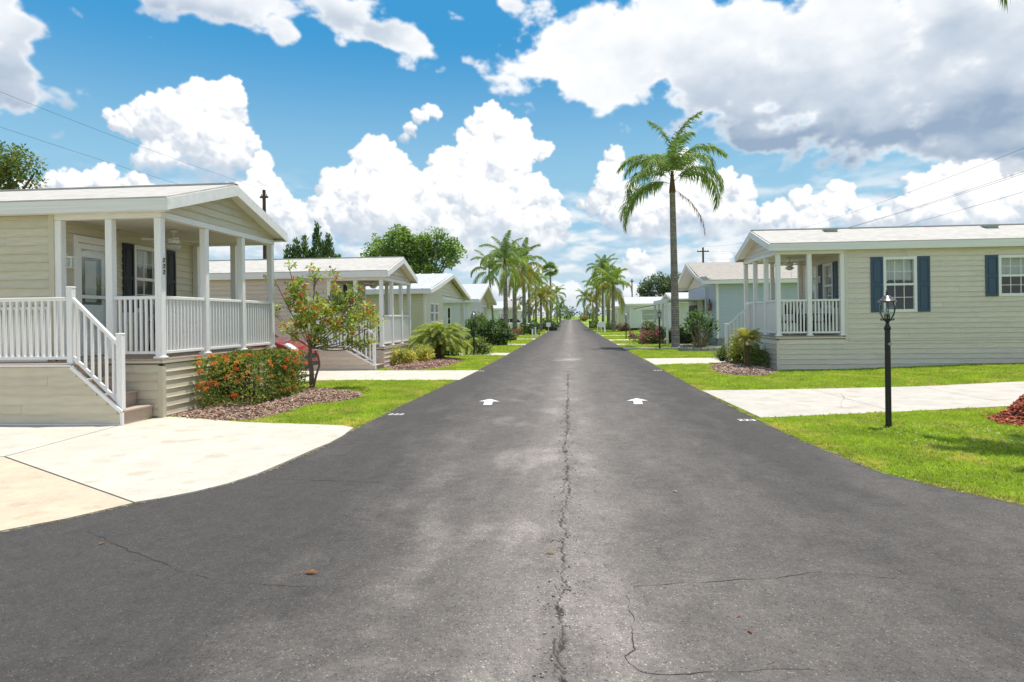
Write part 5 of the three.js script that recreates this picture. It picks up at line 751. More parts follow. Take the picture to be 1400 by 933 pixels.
{ // tall fan palm far off
  const z = -140, p = atz(753, 430, z), y0 = land(p.x, z), t = thing('fan_palm', 'tall thin fan palm with a round crown of stiff leaves', 'palm tree', [p.x, y0, z], 0, 'palms along the road'), h = 11.2, r = mulberry(640);
  part('trunk', taper([V3(0, -0.1, 0), V3(0.05, h * 0.5, 0), V3(0, h, 0)], 0.26, 0.17, 9, 12, 0.3), M.palmTrunk, t);
  const fan = new Leaves(); for (let k = 0; k < 19; k++) { const a = (k / 18 - 0.5) * 3.9, d = V3(Math.cos(a), Math.sin(a * 0.0) - 0.05, Math.sin(a)).normalize(), b = V3(1.0, 0.1, 0); fan.strip([b, b.clone().addScaledVector(d, 0.55), b.clone().addScaledVector(d, 1.0).add(V3(0, -0.22, 0))], 0.06, tint(palmCols[k % 4], r), V3(-d.z, 0, d.x)); } fan.strip([V3(0, 0, 0), V3(0.5, 0.1, 0), V3(1.0, 0.1, 0)], 0.02, [0.16, 0.18, 0.05], V3(0, 0, 1)); const fg = fan.geo();
  for (let k = 0; k < 34; k++) { const m = part('fan_leaf', fg, M.leaf, t); m.position.set(0, h + 0.2, 0); m.rotation.order = 'YZX'; m.rotation.set((r() - 0.5) * 0.8, k * 2.4, lerp(1.3, -0.9, k / 34)); m.scale.setScalar(0.95 + r() * 0.25); }
}
// small feathery palms
const dateFronds = [75, 58, 42, 26, 8].map((a, i) => frondGeo({ len: 1.15, a0: a * D2, kap: (108 - i * 7) * D2, leaf: 0.24, n: 54, seed: 660 + i, cols: [[0.21, 0.28, 0.025], [0.28, 0.34, 0.03], [0.14, 0.20, 0.02], [0.33, 0.33, 0.04]], droop: 0.45, plume: 0.4, w: 0.010, rw: 0.01, pw: 1.1 }));
const yellowFronds = [74, 60, 46, 32, 18].map((a, i) => frondGeo({ len: 1.15, a0: a * D2, kap: 66 * D2, leaf: 0.34, n: 40, seed: 668 + i, cols: [[0.30, 0.28, 0.025], [0.36, 0.32, 0.03], [0.22, 0.24, 0.02]], droop: 0.4, plume: 0.4, w: 0.018, rw: 0.012, pw: 1.1 }));
function datePalm({ name, label, pos, stems, n, s, seed, grp, trunkR = 0.07, fronds = dateFronds }) {
  const rnd = mulberry(seed), t = thing(name, label, 'palm tree', pos, 0, grp);
  stems.forEach(([x, hh, z]) => { part('trunk', taper([V3(x * 0.2, -0.08, z * 0.2), V3(x * 0.6, hh * 0.5, z * 0.6), V3(x, hh, z)], trunkR * 0.85, trunkR * 1.15, 9, 10, 1.4), M.palmBoot, t); for (let k = 0; k < n; k++) { const m = part('frond', fronds[Math.min(4, Math.floor(k / n * 5))], M.leaf, t); m.position.set(x, hh - 0.02, z); m.rotation.y = k * 2.4 + rnd(); m.scale.setScalar(s * (0.85 + rnd() * 0.3)); } });
  return t;
}
datePalm({ name: 'bushy_date_palm', label: 'bushy feathery date palm arching to the ground beside the yellow shrubs', pos: [-5.1, 0.05, -25.3], stems: [[-0.2, 0.75, 0.05], [0.22, 0.7, -0.1], [0.0, 0.95, -0.15]], n: 40, s: 1.0, seed: 671, trunkR: 0.1 });
datePalm({ name: 'pygmy_palm', label: 'small palm with thick dark trunk in the mulch bed by the white porch', pos: [5.2, 0.1, -20.04], stems: [[0.0, 0.8, 0]], n: 40, s: 0.42, seed: 672, trunkR: 0.07, fronds: yellowFronds });
datePalm({ name: 'pygmy_palm', label: 'low young palm beside the black lamp post across the lawn', pos: [-4.75, 0, -29.6], stems: [[0.05, 0.35, 0]], n: 24, s: 0.75, seed: 673, trunkR: 0.06 });
// shrubs
function shrub({ name = 'shrub', label, cat = 'shrub', pos, lobes, leaf, seed, grp, flowers, nf = 0 }) {
  const rnd = mulberry(seed), t = thing(name, label, cat, pos, 0, grp), L = new Leaves(), W = [], tips = []; crown(L, lobes, { rnd, ...leaf }, tips);
  lobes.forEach((q) => { for (let k = 0; k < 4; k++) { const e = V3(q[0] + (rnd() - 0.5) * q[3], q[1] + (rnd() - 0.3) * q[4], q[2] + (rnd() - 0.5) * q[5]); W.push(taper([V3(q[0] * 0.3, -0.06, q[2] * 0.3), V3(q[0] * 0.7, e.y * 0.5, q[2] * 0.7), e], 0.018, 0.006, 5, 5)); } });
  part('stems', merge(W), M.bark, t); part('foliage', L.geo(), M.leaf, t);
  for (let k = 0; k < nf; k++) { const [c] = tips[Math.floor(rnd() * tips.length)], m = part('flower_cluster', flowers, M.petal, t); m.position.copy(c).add(V3(-0.03, 0.05, 0.08)); m.rotation.set(rnd() * 6, rnd() * 6, 0); m.scale.setScalar(1 + rnd()); }
  return t;
}
const yl = { clumps: 60, per: 26, r: 0.11, len: 0.085, wid: 0.027, cols: [[0.40, 0.38, 0.045], [0.48, 0.42, 0.06], [0.30, 0.32, 0.035], [0.22, 0.26, 0.03]], shell: 0.6 };
shrub({ label: 'rounded yellow leafed shrub beside the tan porch skirt', pos: [-5.95, 0.05, -22.5], lobes: [[0, 0.28, 0, 0.42, 0.27, 0.4], [0.25, 0.22, -0.35, 0.3, 0.22, 0.3]], leaf: yl, seed: 701 });
shrub({ label: 'rounded yellow leafed shrub next to the bushy date palm', pos: [-5.5, 0.05, -24.0], lobes: [[0, 0.28, 0, 0.4, 0.27, 0.42], [0.2, 0.2, 0.3, 0.25, 0.2, 0.25]], leaf: yl, seed: 702 });
shrub({ label: 'large dark green rounded bush on the lawn beyond the lamp post', pos: [-4.5, 0, -39.2], lobes: [[0, 0.7, 0, 0.95, 0.72, 0.8], [-0.5, 0.95, 0.1, 0.5, 0.5, 0.5], [0.3, 0.85, 0, 0.5, 0.55, 0.5]], leaf: { clumps: 170, per: 26, r: 0.2, len: 0.14, wid: 0.045, cols: [[0.035, 0.075, 0.012], [0.05, 0.10, 0.015], [0.08, 0.14, 0.02]], shell: 0.7 }, seed: 703 });
shrub({ label: 'light green leafy bush behind the dark green one', pos: [-5.7, 0, -40.6], lobes: [[0, 0.9, 0, 0.8, 0.85, 0.7]], leaf: { clumps: 90, per: 24, r: 0.2, len: 0.15, wid: 0.05, cols: [[0.10, 0.16, 0.02], [0.15, 0.21, 0.025], [0.07, 0.12, 0.015]], shell: 0.65 }, seed: 704 });
shrub({ label: 'low leafy plants round the foot of a black lamp post', pos: [-4.15, 0, -29.3], lobes: [[0, 0.3, 0, 0.35, 0.32, 0.3], [0.35, 0.22, -0.1, 0.25, 0.22, 0.22], [0.1, 0.55, -0.1, 0.25, 0.25, 0.2]], leaf: { clumps: 50, per: 22, r: 0.12, len: 0.13, wid: 0.028, cols: [[0.10, 0.16, 0.02], [0.16, 0.2, 0.03], [0.06, 0.11, 0.015]], shell: 0.5 }, seed: 705 });
shrub({ label: 'dark low shrub between date palm and lamp post', pos: [-5.3, 0, -28.3], lobes: [[0, 0.35, 0, 0.45, 0.36, 0.4]], leaf: { clumps: 50, per: 22, r: 0.14, len: 0.12, wid: 0.035, cols: [[0.04, 0.09, 0.015], [0.07, 0.13, 0.02]], shell: 0.6 }, seed: 706 });
const pinkF = cached('pink', () => { const L = new Leaves(), r = mulberry(19); for (let k = 0; k < 16; k++) { const e = dirRnd(r); L.add(e.clone().multiplyScalar(0.04), e, dirRnd(r), 0.05, 0.024, tint([0.55, 0.07, 0.20], r, 0.3)); } return L.geo(); });
shrub({ name: 'bougainvillea', label: 'wide rounded bush with magenta flowers beside a black lamp post', pos: [4.5, 0, -39.4], lobes: [[0, 0.5, 0, 1.0, 0.52, 0.8], [0.0, 0.95, 0, 0.5, 0.4, 0.45], [0.6, 0.6, 0.2, 0.5, 0.45, 0.5], [-0.05, 1.35, 0, 0.18, 0.3, 0.18]], leaf: { clumps: 150, per: 24, r: 0.17, len: 0.1, wid: 0.035, cols: [[0.06, 0.115, 0.02], [0.10, 0.15, 0.025], [0.15, 0.19, 0.03], [0.14, 0.09, 0.05]], shell: 0.65 }, seed: 707, flowers: pinkF, nf: 46 });
const gl = (cols, o) => ({ clumps: 60, per: 24, r: 0.12, len: 0.085, wid: 0.026, cols, shell: 0.55, ...o });
shrub({ label: 'yellow green variegated shrub behind the small palm', pos: [5.35, 0.1, -21.5], lobes: [[0, 0.32, 0, 0.36, 0.32, 0.36], [-0.15, 0.55, -0.1, 0.18, 0.2, 0.2]], leaf: gl([[0.34, 0.34, 0.04], [0.24, 0.28, 0.03], [0.13, 0.18, 0.02], [0.44, 0.40, 0.06]]), seed: 708 });
shrub({ label: 'green rounded shrub against the greige porch skirt', pos: [5.62, 0.1, -20.55], lobes: [[0, 0.26, 0, 0.28, 0.27, 0.36], [-0.05, 0.42, -0.25, 0.2, 0.2, 0.2]], leaf: gl([[0.09, 0.145, 0.02], [0.14, 0.19, 0.025], [0.20, 0.22, 0.03]]), seed: 709 });
function strapPlant({ name, label, pos, n, len, w, cols, seed, a0 = 35, spread = 50, cat = 'plant' }) {
  const r = mulberry(seed), t = thing(name, label, cat, pos), L = new Leaves(); for (let k = 0; k < n; k++) { const a = r() * 6.28, e = (a0 + r() * spread) * D2, l = len * (0.6 + r() * 0.5), d = V3(Math.cos(a) * Math.cos(e), Math.sin(e), Math.sin(a) * Math.cos(e)), b = V3((r() - 0.5) * 0.12, 0, (r() - 0.5) * 0.12); L.strip([b, b.clone().addScaledVector(d, l * 0.4), b.clone().addScaledVector(d, l * 0.75).add(V3(0, -0.04 * l, 0)), b.clone().addScaledVector(d, l).add(V3(0, -0.2 * l, 0))], w, tint(cols[k % cols.length], r), V3(-Math.sin(a), 0, Math.cos(a))); }
  part('foliage', L.geo(), M.leaf, t); return t;
}
strapPlant({ name: 'spiky_plant', label: 'dark spiky green plant in the mulch bed by the greige home steps', pos: [5.05, 0.09, -22.6], n: 170, len: 0.66, w: 0.013, cols: [[0.06, 0.10, 0.02], [0.09, 0.13, 0.025], [0.13, 0.16, 0.035]], seed: 711, a0: 15, spread: 70 });
strapPlant({ name: 'spiky_plant', label: 'low spiky green plant beside the blue cottage planter', pos: [6.9, 0, -30.2], n: 90, len: 0.5, w: 0.016, cols: [[0.07, 0.12, 0.02], [0.12, 0.16, 0.03]], seed: 712 });
{ // big leafed plant in a ring of edging blocks
  const t = thing('fiddle_leaf_plant', 'tall plant with big glossy leaves in a ring of grey blocks', 'plant', [6.0, 0, -31.2]), r = mulberry(720), L = new Leaves(), W = [];
  for (let k = 0; k < 7; k++) { const a = k * 0.9, R = 0.12 + r() * 0.3, top = V3(Math.cos(a) * (R + 0.28), 0.95 + r() * 0.6, Math.sin(a) * (R + 0.2)); W.push(taper([V3(Math.cos(a) * R * 0.5, -0.05, Math.sin(a) * R * 0.5), V3(Math.cos(a) * R, 0.5, Math.sin(a) * R), top], 0.07, 0.03, 7, 8)); for (let m = 0; m < 36; m++) { const e = dirRnd(r), b = top.clone().add(V3(e.x * 0.16, (r() - 0.6) * 0.75, e.z * 0.16)), d = V3(e.x, 0.45 + r() * 0.7, e.z).normalize(); L.add(b, d, V3(-e.x * 0.6, 0.9, -e.z * 0.6).add(dirRnd(r).multiplyScalar(0.3)).normalize(), 0.2 + r() * 0.13, 0.055 + r() * 0.025, tint([[0.035, 0.075, 0.012], [0.055, 0.105, 0.015], [0.085, 0.15, 0.018]][m % 3], r), 0.25, 0.12); } }
  for (let m = 0; m < 60; m++) { const e = dirRnd(r), b = V3(e.x * 0.5, 0.15 + r() * 0.5, e.z * 0.4); L.add(b, V3(e.x, 0.5, e.z).normalize(), V3(0, 1, 0), 0.16, 0.045, tint([0.10, 0.16, 0.02], r), 0.2, 0.1); }
  part('stems', merge(W), M.barkPale, t); part('foliage', L.geo(), M.leaf, t);
  const pe = thing('planter_edging', 'ring of pale scalloped edging blocks round the big leafed plant', 'edging', [6.0, 0, -31.2]); for (let k = 0; k < 20; k++) { const a = k / 20 * 6.283, m = part('edging_block', boxGeo(0.3, 0.2, 0.09, 0.03), blockMat, pe); m.position.set(Math.cos(a) * 0.98, 0.09 + (k > 11 && k < 16 ? 0.1 : 0), Math.sin(a) * 0.85); m.rotation.y = -a + Math.PI / 2; }
  const cp = []; for (let k = 0; k < 20; k++) { const a = k / 20 * 6.283; cp.push([6 + Math.cos(a) * 0.95, -31.2 + Math.sin(a) * 0.82]); } bed('planter_soil', cp, 0.06, 'brown mulch inside the ring of edging blocks', brownChips, 150, 0.08, 65);
}
// trees behind the houses
const broad = (o) => ({ clumps: 260, per: 30, r: 0.34, len: 0.2, wid: 0.058, cols: green, shell: 0.55, up: 0.6, ...o });
const relL = (P, list, z) => list.map(([x, y, r, dz = 0, ry]) => { const c = atz(x, y, z + dz).sub(P); return [c.x, c.y, c.z, r, ry ?? r, r]; });
{ const z = -47, P = atz(572, 440, z); P.y = 0; tree({ name: 'broadleaf_tree', label: 'bright green spreading tree rising behind the seamed white roof', grp: 'trees behind the houses', pos: P.toArray(), trunk: [V3(0, -0.1, 0), V3(0.1, 1.6, 0), V3(0.3, 3.2, 0)], r0: 0.22, lobes: relL(P, [[520, 345, 0.85], [545, 335, 1.1, 0.5], [575, 342, 1.1, -0.5], [555, 360, 1.2], [590, 372, 0.9], [605, 335, 0.7], [622, 342, 0.7, 0.4], [612, 350, 0.7], [508, 352, 0.5], [545, 322, 0.55], [598, 322, 0.4], [516, 330, 0.4], [580, 390, 1.0], [600, 400, 0.7]], z), leaf: broad({ clumps: 520, r: 0.36, len: 0.22, wid: 0.07 }), seed: 801, twigs: 60 }); }
{ const z = -23, P = atz(5, 440, z); P.y = 0; P.x -= 2.2; tree({ name: 'broadleaf_tree', label: 'green tree rising behind the roof of the sage home', grp: 'trees behind the houses', pos: P.toArray(), trunk: [V3(0, -0.1, 0), V3(0.1, 2.2, 0), V3(0.2, 4, 0)], r0: 0.25, lobes: relL(P, [[10, 225, 0.75], [35, 228, 0.6, 0.3], [20, 248, 0.8, -0.3], [45, 240, 0.4], [-30, 225, 1.1], [-60, 215, 1.2], [-20, 260, 1.0], [-60, 270, 1.2]], z), leaf: broad({ clumps: 380, r: 0.24, len: 0.14, wid: 0.042, cols: [[0.085, 0.145, 0.015], [0.05, 0.095, 0.012], [0.14, 0.18, 0.02], [0.17, 0.17, 0.025]] }), seed: 802, twigs: 50 }); }
{ const z = -42, P = atz(428, 440, z); P.y = 0; const r = mulberry(803), t = thing('cypress_tree', 'dark pointed evergreen tree behind the tan home', 'tree', P.toArray(), 0, 'trees behind the houses'), L = new Leaves(), W = [];
  for (const [px, py, rad] of [[434, 303, 1.35], [421, 321, 1.05], [407, 326, 1.0], [398, 340, 0.8], [447, 318, 1.1], [458, 345, 0.9]]) { const tip = atz(px, py, z).sub(P).add(V3(0, 0, (r() - 0.5) * 1.2)), H = tip.y; W.push(taper([V3(tip.x * 0.2, -0.1, tip.z * 0.2), V3(tip.x * 0.8, H * 0.5, tip.z), tip], 0.09, 0.01, 6, 8)); for (let k = 0; k < 620; k++) { const f = Math.sqrt(r()) , y = H - f * (H - 1.5), R = rad * (f ** 0.8) * (0.45 + 0.55 * r()), a = r() * 6.28, c = V3(tip.x + Math.cos(a) * R * 0.7, y, tip.z + Math.sin(a) * R * 0.7), cc = [[0.045, 0.095, 0.018], [0.065, 0.125, 0.02], [0.03, 0.07, 0.015], [0.09, 0.15, 0.02]][k & 3]; for (let m = 0; m < 7; m++) { const d = V3(Math.cos(a) * 0.45 + (r() - 0.5) * 0.7, 0.9, Math.sin(a) * 0.45 + (r() - 0.5) * 0.7).normalize(); L.add(c.clone().add(dirRnd(r).multiplyScalar(0.12)), d, dirRnd(r), 0.27, 0.045, tint(cc, r)); } } }
  part('trunk', merge(W), M.bark, t); part('crown', L.geo(), M.leaf, t); }
{ const z = -98, P = atz(905, 440, z); P.y = 0; tree({ name: 'broadleaf_tree', label: 'broad dull green oak like tree behind the white roofs', grp: 'trees behind the houses', pos: P.toArray(), trunk: [V3(0, -0.1, 0), V3(0.2, 1.6, 0), V3(0, 3, 0)], r0: 0.35, lobes: relL(P, [[885, 395, 1.3], [900, 388, 1.4, 1], [915, 392, 1.5, -1], [935, 388, 1.6], [952, 392, 1.4, 1], [890, 405, 1.2], [925, 402, 2], [945, 405, 2], [878, 402, 0.7], [968, 395, 1.4]], z), leaf: broad({ clumps: 460, per: 30, r: 0.5, len: 0.32, wid: 0.11, cols: [[0.07, 0.11, 0.025], [0.10, 0.14, 0.03], [0.05, 0.085, 0.02]] }), seed: 804, twigs: 40 }); }
[[644, 408, -75, 1.1, 'round tree top showing above the seamed white roof end'], [672, 430, -85, 1.3, 'light green tree behind the slender palm'], [707, 410, -110, 1.8, 'dark tree behind the thick palms'], [868, 412, -140, 1.6, 'small far tree beside the far utility pole'], [895, 414, -150, 2.2, 'low far tree above the flat white roof'], [852, 420, -150, 2.4, 'dark far tree behind the small cream cottage'], [775, 424, -230, 2.4, 'dark far tree beside the field, below the tall fan palm'], [806, 428, -230, 2.2, 'dark far tree beside the field, behind the lone far palm']].forEach(([px, py, z, r, label], i) => {
  const c = atz(px, py, z), y0 = land(c.x, z); tree({ name: 'broadleaf_tree', label, grp: 'trees behind the houses', pos: [c.x, y0, z], trunk: [V3(0, -0.1, 0), V3(0, (c.y - y0) * 0.4, 0), V3(0.1, (c.y - y0) * 0.7, 0)], r0: 0.16, lobes: [[0, c.y - y0 - r * 0.6, 0, r, r * 0.75, r], [r * 0.7, c.y - y0 - r, 0.2, r * 0.7, r * 0.6, r * 0.7], [-r * 0.75, c.y - y0 - r * 0.9, -0.2, r * 0.7, r * 0.6, r * 0.7]], leaf: broad({ clumps: 70, per: 24, r: r * 0.3, len: 0.3, wid: 0.1, cols: i === 1 ? [[0.16, 0.21, 0.025], [0.12, 0.17, 0.02]] : [[0.05, 0.09, 0.02], [0.07, 0.115, 0.022], [0.035, 0.07, 0.018]] }), seed: 820 + i });
});
{ // the wood beyond the field reads as one mass
  const r = mulberry(850), L = new Leaves(), lobes = []; for (let k = 0; k < 70; k++) { const x = -110 + k * 3.2 + r() * 3, z = -350 - r() * 18, hh = 3.2 + noise2(k * 0.22, 3) * 1.3 + r() * 1.4; lobes.push([x, land(x, z) + hh * 0.55, z, 2.6 + r(), hh * 0.6, 2.2]); }
  for (const sd of [-1, 1]) for (let k = 0; k < 60; k++) { const z = 40 - k * 6.4 - r() * 4, x = sd * (72 + r() * 14), hh = 5 + noise2(k * 0.3, 7 + sd) * 1.6 + r() * 2; lobes.push([x, land(x, z) + hh * 0.5, z, 3.6 + r(), hh * 0.55, 4.2]); }
  crown(L, lobes, { rnd: r, clumps: 3400, per: 16, r: 0.9, len: 0.9, wid: 0.3, cols: [[0.03, 0.06, 0.022], [0.045, 0.08, 0.028], [0.025, 0.05, 0.02]], shell: 0.6, up: 0.6 }); const m = part('far_wood', L.geo(), M.leaf, scene); stuff(m, 'dark band of far trees closing off the field beyond all the houses', 'trees');
}
// small planting along the far verges
const small = [['low red flowered plant at the foot of the thick pale palm', 702, 461, -56, 0.35, [[0.35, 0.05, 0.06], [0.10, 0.12, 0.03]]], ['yellow croton bush between two thick palms', 709, 456, -64, 0.55, [[0.36, 0.30, 0.04], [0.26, 0.2, 0.05]]], ['clipped dark green bush behind the white marker posts', 724, 452, -62, 0.9, [[0.04, 0.085, 0.015], [0.06, 0.11, 0.02]]], ['dark bush behind the white road sign', 752, 450, -84, 0.9, [[0.035, 0.075, 0.015], [0.05, 0.09, 0.02]]], ['green bush beside the dark bush behind the sign', 744, 450, -88, 0.9, [[0.05, 0.1, 0.015]]], ['yellow low bush at the foot of the lone far palm', 796, 441, -170, 1.1, [[0.30, 0.28, 0.05], [0.14, 0.16, 0.03]]], ['low dark bush at the foot of the palm with yellowed fronds', 834, 452, -80, 0.7, [[0.05, 0.1, 0.015], [0.08, 0.13, 0.02]]], ['leafy bush against the white cottage wall by a verge palm', 852, 452, -74, 0.6, [[0.06, 0.11, 0.02], [0.2, 0.08, 0.05]]], ['yellow flowered bush behind the tall palm trunk', 919, 466, -41, 0.35, [[0.34, 0.28, 0.05], [0.1, 0.15, 0.02]]], ['dark red leafed plant by the block planter', 939, 464, -40, 0.5, [[0.13, 0.06, 0.04], [0.08, 0.1, 0.03]]], ['bright green bush beside the white porch posts', 923, 447, -44, 0.6, [[0.16, 0.22, 0.02], [0.11, 0.17, 0.02]]], ['light green bush beside the dark wheeled bin', 814, 448, -92, 0.8, [[0.10, 0.15, 0.02], [0.16, 0.18, 0.03]]], ['orange red flowered shrub behind the dark green bush', 694, 449, -47, 0.5, [[0.34, 0.09, 0.03], [0.08, 0.13, 0.02]]]];
small.forEach(([label, px, py, z, r, cols], i) => { const p = atz(px, py, z), y0 = land(p.x, z); shrub({ label, pos: [p.x, y0, z], lobes: [[0, r * 0.75, 0, r, r * 0.8, r], [r * 0.6, r * 0.6, 0.1, r * 0.6, r * 0.6, r * 0.6]], leaf: { clumps: 40, per: 20, r: r * 0.3, len: r * 0.22 + 0.05, wid: r * 0.07 + 0.015, cols, shell: 0.6 }, seed: 870 + i }); });

// ---- grass
{
  const rnd = mulberry(901), L = new Leaves(); for (let k = 0; k < 11; k++) { const a = rnd() * 6.28, R = rnd() * 0.035, e = 0.55 + rnd() * 0.9, l = 0.04 + rnd() * 0.035, d = V3(Math.cos(a) * Math.cos(e), Math.sin(e), Math.sin(a) * Math.cos(e)), b = V3(Math.cos(a * 3) * R, 0, Math.sin(a * 3) * R); L.strip([b, b.clone().addScaledVector(d, l * 0.6), b.clone().addScaledVector(d, l).add(V3(0, -0.007, 0))], 0.0032, [1, 1, 1], V3(-Math.sin(a), 0, Math.cos(a))); }
  const tuft = L.geo(); tuft.deleteAttribute('color');
  const houses = [[-18, -6.83, -14.7, -10.4], [-19, -6.15, -25.4, -21.3], [5.97, 20, -23.5, -19.6], [-16, -6.2, -39, -28], [7.7, 20, -44, -35.6]], pts = [];
  const ok = (x, z) => { const rg = Math.max(0, noise2(x * 3, z * 3) * 0.5 + rnd() * 0.6) * 0.055; if (x > roadL(z) + rg - 0.012 && x < roadR(z) - rg + 0.012) return false; for (const [a, b, c, d] of houses) if (x > a && x < b && z > c && z < d) return false; for (const P of noGrass) if (inPoly(x, z, P)) return false; return true; };
  const fill = (x0, x1, z0, z1, dens, s) => { const n = Math.round((x1 - x0) * (z1 - z0) * dens); for (let k = 0; k < n; k++) { const x = lerp(x0, x1, rnd()), z = lerp(z0, z1, rnd()); if (ok(x, z)) pts.push([x, z, s]); } };
  fill(2.8, 9.5, -13.5, -4.6, 1500, 1); fill(2.7, 15, -20, -13.2, 620, 1.2); fill(-7, -2.8, -17.2, -9.5, 1300, 1); fill(-6.6, -4.2, -4.9, -4.2, 1500, 1); fill(-6.3, -2.7, -28.6, -20, 500, 1.3); fill(2.7, 7.8, -36, -20, 420, 1.3); fill(-6.5, -2.6, -50, -28, 130, 1.7); fill(2.6, 7.5, -60, -36, 120, 1.7); fill(-9, -2.6, -90, -50, 22, 2.6); fill(2.6, 9, -90, -60, 22, 2.6);
  const im = new THREE.InstancedMesh(tuft, M.blade, pts.length), m4 = new THREE.Matrix4(), q = new THREE.Quaternion(), e = new THREE.Euler();
  pts.forEach(([x, z, s], i) => { const dry = noise2(x * 0.7, z * 0.7) * 0.5 + noise2(x * 3, z * 3) * 0.35 + rnd() * 0.5, edge = Math.min(Math.abs(x - roadL(z)), Math.abs(x - roadR(z))), k = (0.7 + rnd() * 0.5) * (1 + noise2(x * 1.1 + 5, z * 1.1) * 0.16), ss = s * (0.75 + rnd() * 0.5) * (edge < 0.12 ? 0.75 : 1) * (1 + noise2(x * 2, z * 2) * 0.15); e.set((rnd() - 0.5) * 0.3, rnd() * 6.28, (rnd() - 0.5) * 0.3); m4.compose(V3(x, land(x, z) - 0.026, z), q.setFromEuler(e), V3(ss, ss * (0.8 + rnd() * 0.4), ss)); im.setMatrixAt(i, m4); const d2 = sstep(0.3, 1.0, dry + (edge < 0.25 ? 0.18 : 0)); im.setColorAt(i, lin(lerp(0.39, 0.64, d2) * k, lerp(0.52, 0.57, d2) * k, lerp(0.010, 0.10, d2) * k)); });
  im.name = 'lawn_grass'; scene.add(im); stuff(im, 'short bright green mown lawn grass beside the road and drives', 'grass');
  const fl = new Leaves(); for (let k = 0; k < 7; k++) { const a = k * 0.9; fl.add(V3(0, 0, 0), V3(Math.cos(a), 0.5, Math.sin(a)).normalize(), V3(0, 1, 0), 0.009, 0.0045, [1, 1, 1]); } const fg = fl.geo(); fg.deleteAttribute('color'); const fp = []; for (let k = 0; k < 480; k++) { const x = 4.2 + rnd() * 3.4, z = -10.2 + rnd() * 2.6; if (ok(x, z) && noise2(x * 1.3, z * 1.3) > -0.05) fp.push([x, z]); }
  const fi = new THREE.InstancedMesh(fg, std({ color: lin(0.75, 0.74, 0.66), roughness: 0.8, side: THREE.DoubleSide }), fp.length); fp.forEach(([x, z], i) => { m4.compose(V3(x, 0.025 + rnd() * 0.02, z), q.identity(), V3(1, 1, 1).multiplyScalar(0.7 + rnd() * 0.7)); fi.setMatrixAt(i, m4); }); fi.name = 'lawn_flowers'; scene.add(fi); stuff(fi, 'tiny white flowers scattered in the grass by the lamp post', 'flowers');
}

// ------------------------------------------------------------------ objects
function lampPost() {
  const t = thing('lamp_post', 'black lamp post with tulip lantern on the grass near the red mulch mound', 'lamp post', [4.45, -0.02, -9.71], 0.2, 'black garden lamp posts');
  part('post', merge([new THREE.CylinderGeometry(0.038, 0.042, 1.42, 10).translate(0, 0.71, 0), new THREE.CylinderGeometry(0.05, 0.055, 0.05, 10).translate(0, 0.03, 0)]), M.blackMetal, t);
  part('collar', new THREE.LatheGeometry([[0.0, 1.40], [0.045, 1.40], [0.047, 1.43], [0.03, 1.46], [0.02, 1.50], [0.036, 1.52], [0.06, 1.535], [0.062, 1.55], [0.0, 1.55]].map((q) => new THREE.Vector2(...q)), 18), M.blackMetal, t);
  part('photocell', merge([new THREE.CylinderGeometry(0.022, 0.022, 0.03, 12).rotateX(Math.PI / 2).translate(0, 1.2, 0.045)]), M.galv, t);
  const bow = (a, k = 1) => [[0.05, 1.55], [0.088, 1.61], [0.105, 1.68], [0.1, 1.74], [0.085, 1.785]].map(([r, y]) => V3(Math.cos(a) * r * k, y, Math.sin(a) * r * k));
  for (let i = 0; i < 6; i++) { part('lantern_rib', tubeGeo(bow(i * Math.PI / 3), 0.006, 12, 5), M.blackMetal, t); part('scroll_foot', tubeGeo([V3(0.055, 1.55, 0), V3(0.085, 1.535, 0), V3(0.092, 1.55, 0), V3(0.082, 1.56, 0)].map((v) => v.applyAxisAngle(V3(0, 1, 0), i * Math.PI / 3)), 0.005, 8, 5), M.blackMetal, t); }
  part('lantern_glass', new THREE.LatheGeometry(bow(0, 0.94).map((v) => new THREE.Vector2(v.x, v.y)), 24), M.glass, t);
  part('lantern_cap', new THREE.LatheGeometry([[0.0, 1.785], [0.1, 1.785], [0.122, 1.795], [0.124, 1.808], [0.095, 1.82], [0.07, 1.845], [0.045, 1.875], [0.022, 1.888], [0, 1.89]].map((q) => new THREE.Vector2(...q)), 28), M.capMetal, t);
  part('finial', new THREE.LatheGeometry([[0.0, 1.885], [0.018, 1.89], [0.01, 1.905], [0.02, 1.92], [0.009, 1.935], [0.013, 1.95], [0.004, 1.965], [0.0, 1.985]].map((q) => new THREE.Vector2(...q)), 12), M.blackMetal, t);
  for (let i = 0; i < 3; i++) { const a = i * 2.09, c = part('candle', new THREE.CylinderGeometry(0.009, 0.009, 0.07, 8), M.blackMetal, t); c.position.set(Math.cos(a) * 0.03, 1.585, Math.sin(a) * 0.03); const b = part('bulb', new THREE.LatheGeometry([[0, -0.035], [0.01, -0.03], [0.016, -0.01], [0.012, 0.02], [0.004, 0.045], [0, 0.05]].map((q) => new THREE.Vector2(...q)), 10), M.bulb, c); b.position.y = 0.07; }
  return t;
}
M.capMetal = std({ color: lin(0.12, 0.11, 0.115), roughness: 0.32, metalness: 0.5 });
const lamp = lampPost();
dup(lamp, [-4.28, 0, -28.9], 0, 'black lamp post among low plants before the white cottage'); dup(lamp, [4.36, 0, -32.9], 0, 'black lamp post on the grass beside the tallest palm'); dup(lamp, [4.04, 0, -48.7], 0, 'black lamp post behind the bougainvillea near the long white cottage'); dup(lamp, [-4.6, 0, -66], 0, 'black lamp post before the cottages behind the queen palms');
